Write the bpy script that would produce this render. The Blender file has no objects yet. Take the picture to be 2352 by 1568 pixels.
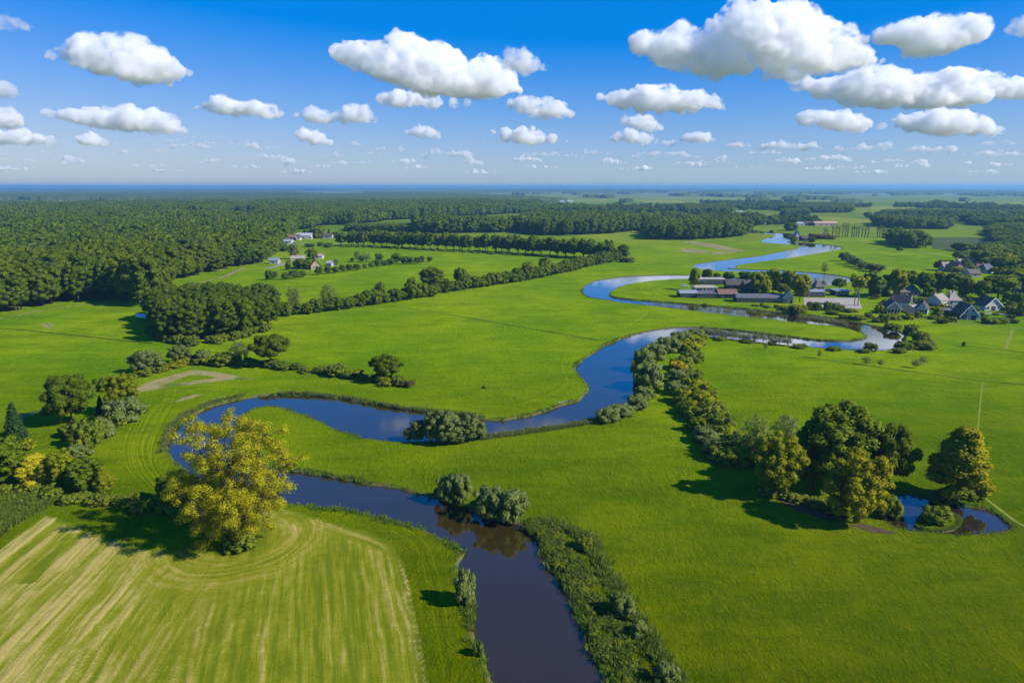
import bpy, bmesh, math, random
import numpy as np
from mathutils import Vector, Matrix
from mathutils.geometry import delaunay_2d_cdt
R = math.radians
S = bpy.context.scene
C = S.collection

# ------------------------------------------------------------------ camera
CAM_H = 60.0
PITCH = R(12.76)
cam_data = bpy.data.cameras.new('camera')
cam = bpy.data.objects.new('camera', cam_data)
C.objects.link(cam)
cam.location = (0, 0, CAM_H)
cam.rotation_euler = (R(90) - PITCH, 0, 0)
cam_data.sensor_width = 36.0
cam_data.lens = 24.0
cam_data.clip_start = 1.0
cam_data.clip_end = 200000.0
S.camera = cam

# ------------------------------------------------------------------ sky and sun
SUN_EL, SUN_AZ = R(37), R(109)          # azimuth clockwise from +Y (the view direction)
world = bpy.data.worlds.new('World')
S.world = world
world.use_nodes = True
wn = world.node_tree.nodes; wl = world.node_tree.links
wn.clear()
sky = wn.new('ShaderNodeTexSky'); sky.sky_type = 'NISHITA'; sky.sun_disc = False
sky.sun_elevation = SUN_EL; sky.sun_rotation = SUN_AZ
sky.altitude = 0; sky.air_density = 0.6; sky.dust_density = 0.0; sky.ozone_density = 6.0
ssep = wn.new('ShaderNodeSeparateColor'); wl.new(sky.outputs[0], ssep.inputs[0])
sden = wn.new('ShaderNodeMath'); sden.operation = 'MULTIPLY_ADD'; sden.inputs[1].default_value = 0.16; sden.inputs[2].default_value = 0.24
wl.new(ssep.outputs[1], sden.inputs[0])                 # the camera's compression of the bright horizon
sdiv = wn.new('ShaderNodeVectorMath'); sdiv.operation = 'DIVIDE'
wl.new(sky.outputs[0], sdiv.inputs[0]); wl.new(sden.outputs[0], sdiv.inputs[1])
hs = wn.new('ShaderNodeHueSaturation'); ssat = wn.new('ShaderNodeMath'); ssat.operation = 'MULTIPLY_ADD'; ssat.inputs[1].default_value = -0.150; ssat.inputs[2].default_value = 1.60
wl.new(ssep.outputs[1], ssat.inputs[0]); wl.new(ssat.outputs[0], hs.inputs['Saturation'])
bg = wn.new('ShaderNodeBackground'); bg.inputs['Strength'].default_value = 0.0725
wo = wn.new('ShaderNodeOutputWorld')
stint = wn.new('ShaderNodeVectorMath'); stint.operation = 'MULTIPLY'; stint.inputs[1].default_value = (0.97, 1.0, 1.07)
wl.new(sdiv.outputs[0], stint.inputs[0]); wl.new(stint.outputs[0], hs.inputs['Color']); wl.new(hs.outputs[0], bg.inputs['Color']); wl.new(bg.outputs[0], wo.inputs['Surface'])

sun_data = bpy.data.lights.new('sun', 'SUN')
sun_data.energy = 4.4; sun_data.angle = R(0.5); sun_data.color = (1.0, 0.95, 0.86)
sun = bpy.data.objects.new('sun', sun_data); C.objects.link(sun)
SUN_DIR = Vector((math.sin(SUN_AZ) * math.cos(SUN_EL), math.cos(SUN_AZ) * math.cos(SUN_EL), math.sin(SUN_EL)))
sun.rotation_euler = (-SUN_DIR).to_track_quat('-Z', 'Y').to_euler()

S.view_settings.view_transform = 'Standard'; S.view_settings.look = 'None'
S.view_settings.exposure = 0.46; S.view_settings.gamma = 1.0; S.view_settings.use_curve_mapping = False
S.render.engine = 'CYCLES'
cy = S.cycles
cy.max_bounces = 60; cy.diffuse_bounces = 4; cy.glossy_bounces = 3; cy.transmission_bounces = 4
cy.transparent_max_bounces = 12; cy.volume_bounces = 48
cy.volume_step_rate = 0.6; cy.volume_max_steps = 64; cy.use_denoising = True; cy.use_adaptive_sampling = True; cy.adaptive_threshold = 0.02
cy.caustics_reflective = False; cy.caustics_refractive = False
cy.sample_clamp_indirect = 0.0

# ------------------------------------------------------------------ picture to ground
def ray(u, v):
    a, b = (u - 1176) / 1568.0, (784 - v) / 1568.0
    cp, sp = math.cos(PITCH), math.sin(PITCH)
    return Vector((a, cp + b * sp, -sp + b * cp))
def P(u, v, z=0.0):                       # a spot of the land below the photograph's point (2352 wide)
    d = ray(u, v)
    t = (z - CAM_H) / d.z
    return (d.x * t, d.y * t)
def top_h(vb, vt):                        # height of something standing at vb and reaching up to vt
    d = ray(1176, vb); D = -CAM_H * d.y / d.z
    e = ray(1176, vt)
    return CAM_H + D * e.z / e.y
def mpp(vb):                              # metres per pixel there
    d = ray(1176, vb); t = -CAM_H / d.z
    return t / 1568.0

# ------------------------------------------------------------------ mesh helpers
def link(o): C.objects.link(o); return o
def mesh_np(name, verts, quads=None, tris=None, mats=(), smooth=False, faces=None, normals=None):
    me = bpy.data.meshes.new(name)
    if faces is not None:
        me.from_pydata([tuple(map(float, p)) for p in verts], [], faces)
    else:
        verts = np.asarray(verts, dtype=np.float32).reshape(-1, 3)
        q = np.zeros((0, 4), np.int32) if quads is None else np.asarray(quads, np.int32).reshape(-1, 4)
        t = np.zeros((0, 3), np.int32) if tris is None else np.asarray(tris, np.int32).reshape(-1, 3)
        me.vertices.add(len(verts)); me.vertices.foreach_set('co', verts.ravel())
        me.loops.add(q.size + t.size)
        me.loops.foreach_set('vertex_index', np.concatenate([q.ravel(), t.ravel()]).astype(np.int32))
        me.polygons.add(len(q) + len(t))
        starts = np.concatenate([np.arange(len(q)) * 4, q.size + np.arange(len(t)) * 3]).astype(np.int32)
        me.polygons.foreach_set('loop_start', starts)
        me.update(calc_edges=True); me.validate()
    for m in mats: me.materials.append(m)
    if normals is not None:
        me.polygons.foreach_set('use_smooth', np.ones(len(me.polygons), bool)); me.normals_split_custom_set_from_vertices(np.asarray(normals, np.float32))
    if smooth: me.polygons.foreach_set('use_smooth', np.ones(len(me.polygons), bool))
    return me
def obj(name, me, parent=None, loc=None, rotz=0.0, scale=None):
    o = bpy.data.objects.new(name, me); link(o)
    if parent: o.parent = parent
    if loc is not None: o.location = loc
    if rotz: o.rotation_euler = (0, 0, rotz)
    if scale is not None: o.scale = scale if hasattr(scale, '__len__') else (scale,) * 3
    return o
def tag(o, label=None, cat=None, group=None, kind=None):
    if label: o['label'] = label
    if cat: o['category'] = cat
    if group: o['group'] = group
    if kind: o['kind'] = kind
    return o
def empty(name, loc, label, cat, group=None, rotz=0.0, scale=None):
    o = obj(name, None, None, loc, rotz, scale); o.empty_display_size = 0.5
    return tag(o, label, cat, group)
def catmull(pts, n=6, closed=False):
    pts = [np.array(p, float) for p in pts]; out = []; N = len(pts)
    for i in range(N if closed else N - 1):
        if closed: p0, p1, p2, p3 = pts[i - 1], pts[i], pts[(i + 1) % N], pts[(i + 2) % N]
        else: p0, p1, p2, p3 = pts[max(i - 1, 0)], pts[i], pts[i + 1], pts[min(i + 2, N - 1)]
        for k in range(n):
            t = k / n
            out.append(0.5 * (2 * p1 + (p2 - p0) * t + (2 * p0 - 5 * p1 + 4 * p2 - p3) * t * t + (3 * p1 - p0 - 3 * p2 + p3) * t ** 3))
    if not closed: out.append(pts[-1])
    return out
def inside(px, py, poly):
    poly = np.asarray(poly, float); x, y = np.asarray(px, float), np.asarray(py, float)
    res = np.zeros(x.shape, bool); j = len(poly) - 1
    for i in range(len(poly)):
        xi, yi = poly[i]; xj, yj = poly[j]
        c = ((yi > y) != (yj > y)) & (x < (xj - xi) * (y - yi) / (yj - yi + 1e-12) + xi)
        res ^= c; j = i
    return res
def vnoise(x, y, seed=0):                 # smooth value noise on arrays
    xi, yi = np.floor(x).astype(np.int64), np.floor(y).astype(np.int64)
    fx, fy = x - xi, y - yi
    fx = fx * fx * (3 - 2 * fx); fy = fy * fy * (3 - 2 * fy)
    def h(a, b):
        n = (a * 374761393 + b * 668265263 + seed * 1442695041) & 0x7fffffff
        n = ((n ^ (n >> 13)) * 1274126177) & 0x7fffffff
        return ((n ^ (n >> 16)) & 0xffff) / 65535.0
    return (h(xi, yi) * (1 - fx) + h(xi + 1, yi) * fx) * (1 - fy) + (h(xi, yi + 1) * (1 - fx) + h(xi + 1, yi + 1) * fx) * fy
def set_attr(me, name, vals, dom='POINT'):
    a = me.attributes.new(name, 'FLOAT', dom); a.data.foreach_set('value', np.asarray(vals, np.float32))

# ------------------------------------------------------------------ material helpers
class NT:
    def __init__(self, name):
        self.m = bpy.data.materials.new(name); self.m.use_nodes = True
        self.t = self.m.node_tree; self.t.nodes.clear()
        self.out = self.n('ShaderNodeOutputMaterial')
    def n(self, typ, **kw):
        nd = self.t.nodes.new(typ)
        for k, v in kw.items():
            if k in nd.inputs: 
                nd.inputs[k].default_value = v
            else: setattr(nd, k, v)
        return nd
    def l(self, a, b): self.t.links.new(a, b)
    def math(self, op, a, b=None, c=None, clamp=False):
        nd = self.n('ShaderNodeMath', operation=op, use_clamp=clamp)
        for i, x in enumerate((a, b, c)):
            if x is None: continue
            if isinstance(x, (int, float)): nd.inputs[i].default_value = x
            else: self.l(x, nd.inputs[i])
        return nd.outputs[0]
    def mix(self, f, a, b, blend='MIX'):
        nd = self.n('ShaderNodeMix', data_type='RGBA', blend_type=blend)
        for s, x in (('Factor_Float', f), ('A_Color', a), ('B_Color', b)):
            inp = [i for i in nd.inputs if i.identifier == s][0]
            if isinstance(x, (int, float)): inp.default_value = x
            elif isinstance(x, (tuple, list)): inp.default_value = tuple(x) + ((1,) if len(x) == 3 else ())
            else: self.l(x, inp)
        return [o for o in nd.outputs if o.identifier == 'Result_Color'][0]
    def ramp(self, f, lo, hi):
        nd = self.n('ShaderNodeMapRange', clamp=True)
        nd.inputs['From Min'].default_value = lo; nd.inputs['From Max'].default_value = hi
        self.l(f, nd.inputs['Value']); return nd.outputs[0]
    def noise(self, vec, scale, detail=2, rough=0.5, dist=0.0):
        nd = self.n('ShaderNodeTexNoise'); nd.inputs['Scale'].default_value = scale; nd.inputs['Detail'].default_value = detail
        nd.inputs['Roughness'].default_value = rough; nd.inputs['Distortion'].default_value = dist
        if vec is not None: self.l(vec, nd.inputs['Vector'])
        return nd.outputs['Fac']
    def pos(self): return self.n('ShaderNodeNewGeometry').outputs['Position']
    def objco(self): return self.n('ShaderNodeTexCoord').outputs['Object']
    def mapping(self, vec, scale=(1, 1, 1), rot=(0, 0, 0)):
        nd = self.n('ShaderNodeMapping'); nd.inputs['Scale'].default_value = scale; nd.inputs['Rotation'].default_value = rot
        self.l(vec, nd.inputs['Vector']); return nd.outputs[0]
    def attr(self, name): return self.n('ShaderNodeAttribute', attribute_name=name).outputs['Fac']
    def bump(self, h, strength, dist=0.1):
        nd = self.n('ShaderNodeBump'); nd.inputs['Strength'].default_value = strength; nd.inputs['Distance'].default_value = dist
        self.l(h, nd.inputs['Height']); return nd.outputs[0]
    def surf(self, color, rough=0.8, spec=0.2, normal=None, trans=0.0, tcol=None, **kw):
        b = self.n('ShaderNodeBsdfPrincipled'); b.inputs['Roughness'].default_value = rough; b.inputs['Specular IOR Level'].default_value = spec
        for k, v in kw.items(): b.inputs[k].default_value = v
        if isinstance(color, (tuple, list)): b.inputs['Base Color'].default_value = tuple(color) + (1,)
        else: self.l(color, b.inputs['Base Color'])
        if normal is not None: self.l(normal, b.inputs['Normal'])
        res = b.outputs[0]
        if trans > 0:
            tb = self.n('ShaderNodeBsdfTranslucent'); c = tcol if tcol is not None else color
            if isinstance(c, (tuple, list)): tb.inputs['Color'].default_value = tuple(c) + (1,)
            else: self.l(c, tb.inputs['Color'])
            mx = self.n('ShaderNodeMixShader'); mx.inputs[0].default_value = trans
            self.l(res, mx.inputs[1]); self.l(tb.outputs[0], mx.inputs[2]); res = mx.outputs[0]
        self.l(res, self.out.inputs['Surface']); return self.m

# ------------------------------------------------------------------ the river's two banks and the pond, as outlines on the land
LB = [(1135,1660),(1115,1568),(1100,1500),(1085,1440),(1078,1390),(1060,1345),(1048,1308),(1058,1276),(1040,1252),(1000,1228),(940,1205),(860,1187),(780,1172),(700,1162),
      (640,1152),(560,1136),(480,1110),(420,1080),(388,1045),(386,1010),(400,980),(430,955),(490,928),(560,911),(620,905),(700,905),(780,912),(840,922),(920,937),(1000,945),
      (1060,952),(1110,960),(1160,960),(1210,950),(1270,935),(1322,917),(1343,900),(1346,884),(1333,866),(1322,848),(1328,830),(1360,808),(1410,782),(1460,764),(1520,753),
      (1580,750),(1640,752),(1720,760),(1790,769),(1860,777),(1925,781),(1965,779),(1986,771),(1970,761),(1925,750),(1850,742.5),(1750,731),(1650,720),(1550,708.5),(1470,699),
      (1400,690),(1352,682),(1336,671),(1342,656),(1372,643),(1430,635),(1510,631),(1590,631)]
RB = [(1425,1660),(1400,1568),(1385,1525),(1360,1470),(1332,1410),(1303,1350),(1276,1300),(1250,1256),(1222,1222),(1190,1200),(1150,1190),(1110,1176),(1075,1163),(1035,1150),
      (1000,1136),(920,1117),(850,1105),(760,1090),(680,1078),(605,1062),(558,1030),(548,985),(562,950),(600,935),(650,938),(700,955),(750,976),(800,996),(850,1007),(930,1013),
      (1010,1012),(1100,1003),(1160,995),(1240,985),(1300,976),(1345,968),(1395,955),(1442,935),(1470,908),(1468,885),(1458,862),(1455,840),(1462,815),(1485,795),(1530,778),
      (1590,772),(1650,776),(1750,787),(1850,796),(1950,803),(2020,805),(2060,800),(2083,786),(2078,768),(2050,755),(2000,745),(1940,734),(1880,724.5),(1800,716.5),(1740,709.5),
      (1640,702),(1560,695),(1500,691),(1440,686),(1405,680),(1404,670),(1428,657),(1470,648),(1530,642),(1590,640)]
FAR = [(1590,635.5),(1650,638.5),(1720,643.5),(1800,651),(1860,652),(1903,645),(1910,639),(1890,633),(1850,628),(1780,622.5),(1700,620),(1655,618),(1640,612),(1660,605),(1720,597),
       (1781,589),(1830,580.5),(1870,573),(1886,567.5),(1876,563.5),(1840,560),(1800,557.5),(1779,555),(1790,548),(1812,541.5),(1790,537),(1750,534.5),(1720,531),(1690,524),(1720,515),(1770,508)]
FARW = [17,17,17,18,20,24,28,24,20,16,15,24,34,28,28,28,32,36,40,36,34,32,30,30,32,36,36,34,34,40,40]
lb = catmull([P(*p) for p in LB], 5); rb = catmull([P(*p) for p in RB], 5)
fc = catmull([P(*p) for p in FAR], 5)
fw = np.interp(np.linspace(0, len(FARW) - 1, len(fc)), range(len(FARW)), FARW)
# ragged banks
_r = random.Random(4)
def ragged(line, amp, seed):
    a = np.array(line); out = []
    d = np.linalg.norm(np.diff(a, axis=0), axis=1); s = np.concatenate([[0], np.cumsum(d)])
    step = []; t = 0.0
    while t < s[-1]:
        x = np.interp(t, s, a[:, 0]); y = np.interp(t, s, a[:, 1]); dist = math.hypot(x, y)
        step.append(t); t += min(max(1.2, dist * 0.012), 8)
    step.append(s[-1]); t = np.array(step)
    x = np.interp(t, s, a[:, 0]); y = np.interp(t, s, a[:, 1])
    tx, ty = np.gradient(x), np.gradient(y); L = np.hypot(tx, ty) + 1e-9
    n = (vnoise(t / 5.0, t * 0 + seed, 3) - .5) * 2 + (vnoise(t / 1.7, t * 0 + seed, 5) - .5)
    return [(px - dy / l * amp * k, py + dx / l * amp * k) for px, py, dx, dy, l, k in zip(x, y, tx, ty, L, n)]
lb = ragged(lb, 0.55, 1); rb = ragged(rb, 0.6, 9)
fca = np.array(fc); tx, ty = np.gradient(fca[:, 0]), np.gradient(fca[:, 1]); L = np.hypot(tx, ty)
nx, ny = -ty / L, tx / L
k0 = 2
fl = [(fca[i, 0] + nx[i] * fw[i] / 2, fca[i, 1] + ny[i] * fw[i] / 2) for i in range(k0, len(fca))]
fr = [(fca[i, 0] - nx[i] * fw[i] / 2, fca[i, 1] - ny[i] * fw[i] / 2) for i in range(k0, len(fca))]
left_bank = lb + fl; right_bank = rb + fr
river_poly = left_bank + right_bank[::-1]
POND = [(2020,1170),(2035,1145),(2068,1130),(2105,1133),(2140,1143),(2200,1155),(2250,1163),(2295,1180),(2328,1203),(2325,1218),(2280,1225),(2210,1229),(2140,1222),(2080,1215),(2035,1198)]
pond_poly = ragged(catmull([P(*p) for p in POND], 5, closed=True), 0.3, 21)
ISLE = [(2108,1206),(2120,1185),(2160,1176),(2195,1182),(2203,1196),(2190,1210),(2150,1216)]
isle_poly = catmull([P(*p) for p in ISLE], 4, closed=True)

def cdt(polys, pts=(), keep=None):
    vs, es = [], []
    for pl in polys:
        b = len(vs); vs += [Vector((float(x), float(y))) for x, y in pl]
        es += [(b + i, b + (i + 1) % len(pl)) for i in range(len(pl))]
    vs += [Vector((float(x), float(y))) for x, y in pts]
    ov, oe, of, *_ = delaunay_2d_cdt(vs, es, [], 0, 1e-4)
    v = np.array([(p.x, p.y) for p in ov]); f = np.array([t for t in of if len(t) == 3])
    c = v[f].mean(axis=1)
    m = keep(c[:, 0], c[:, 1])
    f = f[m]
    a, b, d = v[f[:, 0]], v[f[:, 1]], v[f[:, 2]]
    flip = ((b - a)[:, 0] * (d - a)[:, 1] - (b - a)[:, 1] * (d - a)[:, 0]) < 0
    f[flip] = f[flip][:, ::-1]
    return v, f
FARM = 60000.0
outer = [(-FARM, -400), (FARM, -400), (FARM, FARM), (-FARM, FARM)]

# --- materials of the land
def grass_color(t, p):
    big = t.noise(t.mapping(p, (1, .55, 1), (0, 0, .3)), 0.014, 5, .68)
    mid = t.noise(t.mapping(p, (0.6, 1.3, 1), (0, 0, -.25)), 0.07, 5, .65, .4)
    streak = t.noise(t.mapping(p, (.30, 1.0, 1), (0, 0, .12)), 0.42, 4, .65, .6)
    streak2 = t.noise(t.mapping(p, (.16, .75, 1), (0, 0, -.08)), 0.10, 3, .6, .8)
    fine = t.noise(t.mapping(p, (1, .55, 1), (0, 0, .5)), 0.75, 4, .7)
    tuft = t.noise(p, 2.4, 3, .7)
    g1, g2, g3, g4 = (.150, .275, .0), (.285, .385, .002), (.108, .210, .0), (.350, .380, .012)
    col = t.mix(t.ramp(big, .40, .60), g1, g2)
    col = t.mix(t.math('MULTIPLY', t.ramp(mid, .44, .64), .70), col, g3)
    col = t.mix(t.math('MULTIPLY', t.ramp(streak2, .50, .66), .45), col, (.290, .375, .004))
    col = t.mix(t.math('MULTIPLY', t.ramp(streak, .50, .68), .50), col, (.105, .205, .0))
    col = t.mix(t.math('MULTIPLY', t.ramp(fine, .52, .76), .75), col, g4)
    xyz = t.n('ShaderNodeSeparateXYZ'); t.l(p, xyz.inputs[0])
    near_dim = t.math('SUBTRACT', 1.0, t.ramp(t.math('ADD', xyz.outputs[1], t.math('MULTIPLY', t.math('SUBTRACT', big, .5), 90)), 75, 240))
    col = t.mix(near_dim, col, t.mix(1.0, col, (.53, .455, .3), 'MULTIPLY'))   # vignette and view-angle dimming painted into the nearer grass colour
    # the parcels beyond the river bends differ in crop
    vo = t.n('ShaderNodeTexVoronoi', voronoi_dimensions='2D', feature='F1'); vo.inputs['Scale'].default_value = 0.0042
    wv = t.mapping(p, (1, .62, 1), (0, 0, .35)); t.l(wv, vo.inputs['Vector'])
    sep = t.n('ShaderNodeSeparateColor'); t.l(vo.outputs['Color'], sep.inputs[0])
    f1 = t.mix(sep.outputs[0], (.105, .185, .004), (.330, .330, .045))
    f1 = t.mix(t.math('MULTIPLY', sep.outputs[1], .4), f1, (.080, .130, .015))
    col = t.mix(t.math('MULTIPLY', t.ramp(xyz.outputs[1], 640, 1000), .75), col, f1)
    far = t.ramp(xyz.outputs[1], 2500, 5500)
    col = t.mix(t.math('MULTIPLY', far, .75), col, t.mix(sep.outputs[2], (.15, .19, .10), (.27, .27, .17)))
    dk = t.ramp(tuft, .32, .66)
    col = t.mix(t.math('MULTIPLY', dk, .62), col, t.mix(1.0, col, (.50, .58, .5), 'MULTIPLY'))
    h = t.math('ADD', t.math('MULTIPLY', fine, .8), t.math('MULTIPLY', tuft, .5))
    return col, h
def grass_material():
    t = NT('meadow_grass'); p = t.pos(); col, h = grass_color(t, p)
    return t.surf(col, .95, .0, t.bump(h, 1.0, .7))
M = {}
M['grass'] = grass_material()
def bank_material():
    t = NT('bank_soil'); p = t.pos()
    c = t.mix(t.noise(p, .8, 4, .65), (.060, .060, .016), (.24, .185, .085))
    c = t.mix(t.ramp(t.noise(p, .35, 3), .42, .62), c, (.10, .16, .012))
    return t.surf(c, .95, .05, t.bump(t.noise(p, 2.5, 4, .7), .8, .4))
M['bank'] = bank_material()
def water_material(name, c1, c2):
    t = NT(name); p = t.pos()
    n = t.noise(t.mapping(p, (1, 1, 1)), .9, 3, .6); n2 = t.noise(p, .06, 3)
    col = t.mix(t.ramp(n2, .35, .65), c1, c2)
    nrm = t.bump(t.math('ADD', n, t.math('MULTIPLY', n2, 2.0)), .022, .25)
    m = t.surf(col, .035, .5, nrm, IOR=1.33, **{'Coat Weight': 1.0, 'Coat IOR': 1.5, 'Coat Roughness': .035})
    b = [q for q in t.t.nodes if q.type == 'BSDF_PRINCIPLED'][0]; t.l(nrm, b.inputs['Coat Normal'])
    return m
M['water'] = water_material('river_water', (.031, .021, .005), (.036, .024, .006))
M['pond_water'] = water_material('pond_water', (.020, .018, .014), (.040, .026, .012))

grid = []
rg = random.Random(2)
v, f = cdt([outer, river_poly, pond_poly, isle_poly], [], lambda x, y: ~(inside(x, y, river_poly) | (inside(x, y, pond_poly) & ~inside(x, y, isle_poly))))
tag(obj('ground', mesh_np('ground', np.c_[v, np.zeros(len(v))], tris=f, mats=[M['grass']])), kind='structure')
WZ = -0.38
def water_sheet(name, poly, mat, z):
    v, f = cdt([poly], [], lambda x, y: inside(x, y, poly))
    return tag(obj(name, mesh_np(name, np.c_[v, np.full(len(v), z)], tris=f, mats=[mat])), kind='structure')
water_sheet('river_water', river_poly, M['water'], WZ)
water_sheet('pond_water', pond_poly, M['pond_water'], -0.35)
def bank_slope(name, line, side, depth, run, closed=False, jit=True):
    a = np.array(line); n = len(a)
    if closed: t = np.roll(a, -1, 0) - np.roll(a, 1, 0)
    else: t = np.gradient(a, axis=0)
    L = np.linalg.norm(t, axis=1, keepdims=True) + 1e-9; nn = np.c_[-t[:, 1:2], t[:, 0:1]] / L * side
    s = np.arange(n)
    w = run * (.6 + .8 * vnoise(s * .37, s * 0., 7))[:, None]
    rows = [np.c_[a - nn * .25, np.full(n, .03)], np.c_[a + nn * w * .25, np.full(n, -.08)], np.c_[a + nn * w, np.full(n, -depth)]]
    V = np.concatenate(rows); q = []
    for r in range(2):
        for i in range(n if closed else n - 1):
            j = (i + 1) % n
            q.append((r * n + i, r * n + j, (r + 1) * n + j, (r + 1) * n + i))
    return tag(obj(name, mesh_np(name, V, quads=q, mats=[M['bank']], smooth=True)), kind='structure')
bank_slope('river_bank', left_bank, -1, 1.0, 1.0)
bank_slope('river_bank', right_bank, 1, 1.0, 1.0)
bank_slope('pond_bank', pond_poly, -1, .8, .9, True)
bank_slope('pond_bank', isle_poly, 1, .8, .7, True)

# ------------------------------------------------------------------ the mown field, tracks, ditches
def hay_field():
    B = [(-40,1290),(0,1258),(60,1213),(103,1183),(135,1188),(180,1207),(230,1226),(290,1242),(350,1256),(420,1262),(500,1255),(560,1222),(585,1185),(602,1166),(640,1163),(700,1178),(784,1205),(845,1220),(900,1243),(930,1290),(950,1370),(968,1460),(985,1560),(1000,1660),(-60,1660)]
    poly = [P(*p) for p in B]; a = np.array(poly); x0, y0 = a.min(0) - 1; x1, y1 = a.max(0) + 1
    st = .26
    gx, gy = np.meshgrid(np.arange(x0, x1, st), np.arange(y0, y1, st)); ny, nx = gx.shape
    X, Y = gx.ravel(), gy.ravel()
    ins = inside(X, Y, poly)
    # two directions of driving: up the left part, and along the curved right border
    p0, p1 = np.array(P(292, 1568)), np.array(P(447, 1333)); dl = (p1 - p0) / np.linalg.norm(p1 - p0)
    acl = (X - p0[0]) * -dl[1] + (Y - p0[1]) * dl[0]; all_ = (X - p0[0]) * dl[0] + (Y - p0[1]) * dl[1]
    rb_ = catmull([P(*p) for p in [(1000,1660),(985,1560),(968,1460),(950,1370),(930,1290),(900,1243),(845,1220),(784,1205),(700,1178),(640,1163)]], 8)
    rbn = np.array(rb_); dmin = np.full(len(X), 1e9); smin = np.zeros(len(X)); s = np.r_[0, np.cumsum(np.linalg.norm(np.diff(rbn, axis=0), axis=1))]
    for k in range(len(rbn)):
        d = np.hypot(X - rbn[k, 0], Y - rbn[k, 1]); m = d < dmin; dmin[m] = d[m]; smin[m] = s[k]
    tx, ty = P(545, 1236); rt = np.hypot(X - tx, Y - ty); at_ = np.arctan2(Y - ty, X - tx) * 14
    w1, w2 = vnoise(X / 9, Y / 9, 1) - .5, vnoise(X / 3, Y / 3, 2) - .5
    def bands(c, l, per, seed):           # swaths of straw, uneven along their run
        c = c + w1 * .7 + w2 * .2
        b = vnoise(c / per, l / 40, seed) * .45 + vnoise(c / (per * .36), l / 16, seed + 1) * .55
        b2 = vnoise(c / .34, l / 5, seed + 2)
        return (b - .5) * .95 + (b2 - .5) * .5 + .5
    L_ = bands(acl, all_, 1.7, 11)
    q0, q1 = np.array(P(783, 1511)), np.array(P(769, 1276)); dr = (q1 - q0) / np.linalg.norm(q1 - q0)
    acr = (X - q0[0]) * -dr[1] + (Y - q0[1]) * dr[0]; alr = (X - q0[0]) * dr[0] + (Y - q0[1]) * dr[1]
    kb = np.clip((dmin - 3.2) / 1.2, 0, 1); Rr = bands(dmin, smin, 1.5, 21) * (1 - kb) + (bands(acr, alr, 1.5, 41) - .02) * kb; Tt = bands(rt, at_, 1.7, 31)
    # weight of each driving direction
    _r = np.array(P(470, 1300)); side = (X - _r[0]) * -dl[1] * -1 + (Y - _r[1]) * dl[0] * -1
    wl = 1 / (1 + np.exp(-(-side + 2 + w1 * 6) / 2.2)); wr = 1 - wl
    amount_l = np.clip(.57 + (-side) * .013, .38, .70); amount_r = np.clip(.60 - dmin * .03, .27, .60)
    straw = wl * (L_ + amount_l - .5) + wr * (Rr + amount_r - .5)
    wt = np.exp(-((rt - 11.5) / 4.5) ** 2) * (rt > 4); wt = np.clip(wt * .95, 0, 1) * (Y < ty + 9)
    straw = straw * (1 - wt) + (Tt + .05) * wt
    straw -= np.clip((6.5 - rt) / 3, 0, 1) * .6
    # uncut strip left in the first swaths
    ga, gb = np.array(P(165, 1225)), np.array(P(60, 1340)); g = gb - ga; gl = np.linalg.norm(g); g /= gl
    along_ = (X - ga[0]) * g[0] + (Y - ga[1]) * g[1]; off = np.abs((X - ga[0]) * -g[1] + (Y - ga[1]) * g[0])
    straw -= np.clip(1.4 - off + w2, 0, 1) * ((along_ > 0) & (along_ < gl)) * .5
    bd = np.full(len(X), 1e9); bp = np.array(catmull([P(*p) for p in B], 6, closed=True))
    for k in range(len(bp)):
        if bp[k, 1] > 60: bd = np.minimum(bd, np.hypot(X - bp[k, 0], Y - bp[k, 1]))
    straw = straw * .86 - np.clip(1 - (bd - .3 + w2 * .6) / 1.1, 0, 1) * .35 + (vnoise(X / 1.1, Y / 1.1, 71) - .5) * .16
    q = (np.arange(ny - 1)[:, None] * nx + np.arange(nx - 1)[None]).ravel()
    q = np.stack([q, q + 1, q + nx + 1, q + nx], 1); q = q[ins[q].all(1)]
    used = np.unique(q); mp = np.full(len(X), -1); mp[used] = np.arange(len(used))
    Z = .012 + np.clip(straw[used] - .45, 0, .5) * .20 + (L_[used] * wl[used] + Rr[used] * wr[used]) * .07
    me = mesh_np('mown_field', np.c_[X[used], Y[used], Z], mp[q], None, [], smooth=True)
    set_attr(me, 'inner', np.clip((bd[used] - .4) / 2.2, 0, 1)); set_attr(me, 'straw', straw[used]); set_attr(me, 'c', (acl * wl + (np.where(dmin < 3.8, dmin + 40, acr + 80)) * wr)[used]); set_attr(me, 'l', (all_ * wl + np.where(dmin < 3.8, smin, alr) * wr)[used])
    t = NT('mown_field'); p = t.pos(); sv = t.attr('straw')
    cv = t.n('ShaderNodeCombineXYZ'); t.l(t.attr('c'), cv.inputs[0]); t.l(t.attr('l'), cv.inputs[1])
    streak = t.noise(t.mapping(cv.outputs[0], (3.4, .10, 1)), 1.0, 4, .75)
    grit = t.noise(p, 3.0, 4, .75)
    f = t.math('ADD', sv, t.math('ADD', t.math('MULTIPLY', t.math('SUBTRACT', streak, .5), .95), t.math('MULTIPLY', t.math('SUBTRACT', grit, .5), .8)))
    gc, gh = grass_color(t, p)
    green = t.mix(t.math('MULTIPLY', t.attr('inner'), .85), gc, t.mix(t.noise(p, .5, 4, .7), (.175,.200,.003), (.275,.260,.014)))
    tan = t.mix(t.noise(p, 1.8, 3, .7), (.350,.280,.060), (.500,.395,.125))
    col = t.mix(t.ramp(f, .40, .78), green, tan)
    col = t.mix(t.math('MULTIPLY', t.math('MULTIPLY', t.ramp(t.math('MULTIPLY', f, -1), -.34, -.12), .55), t.attr('inner')), col, (.060, .115, .003))
    me.materials.append(t.surf(col, .95, .05, t.bump(t.math('ADD', grit, streak), .6, .12)))
    tag(obj('mown_field', me), kind='structure')
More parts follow.
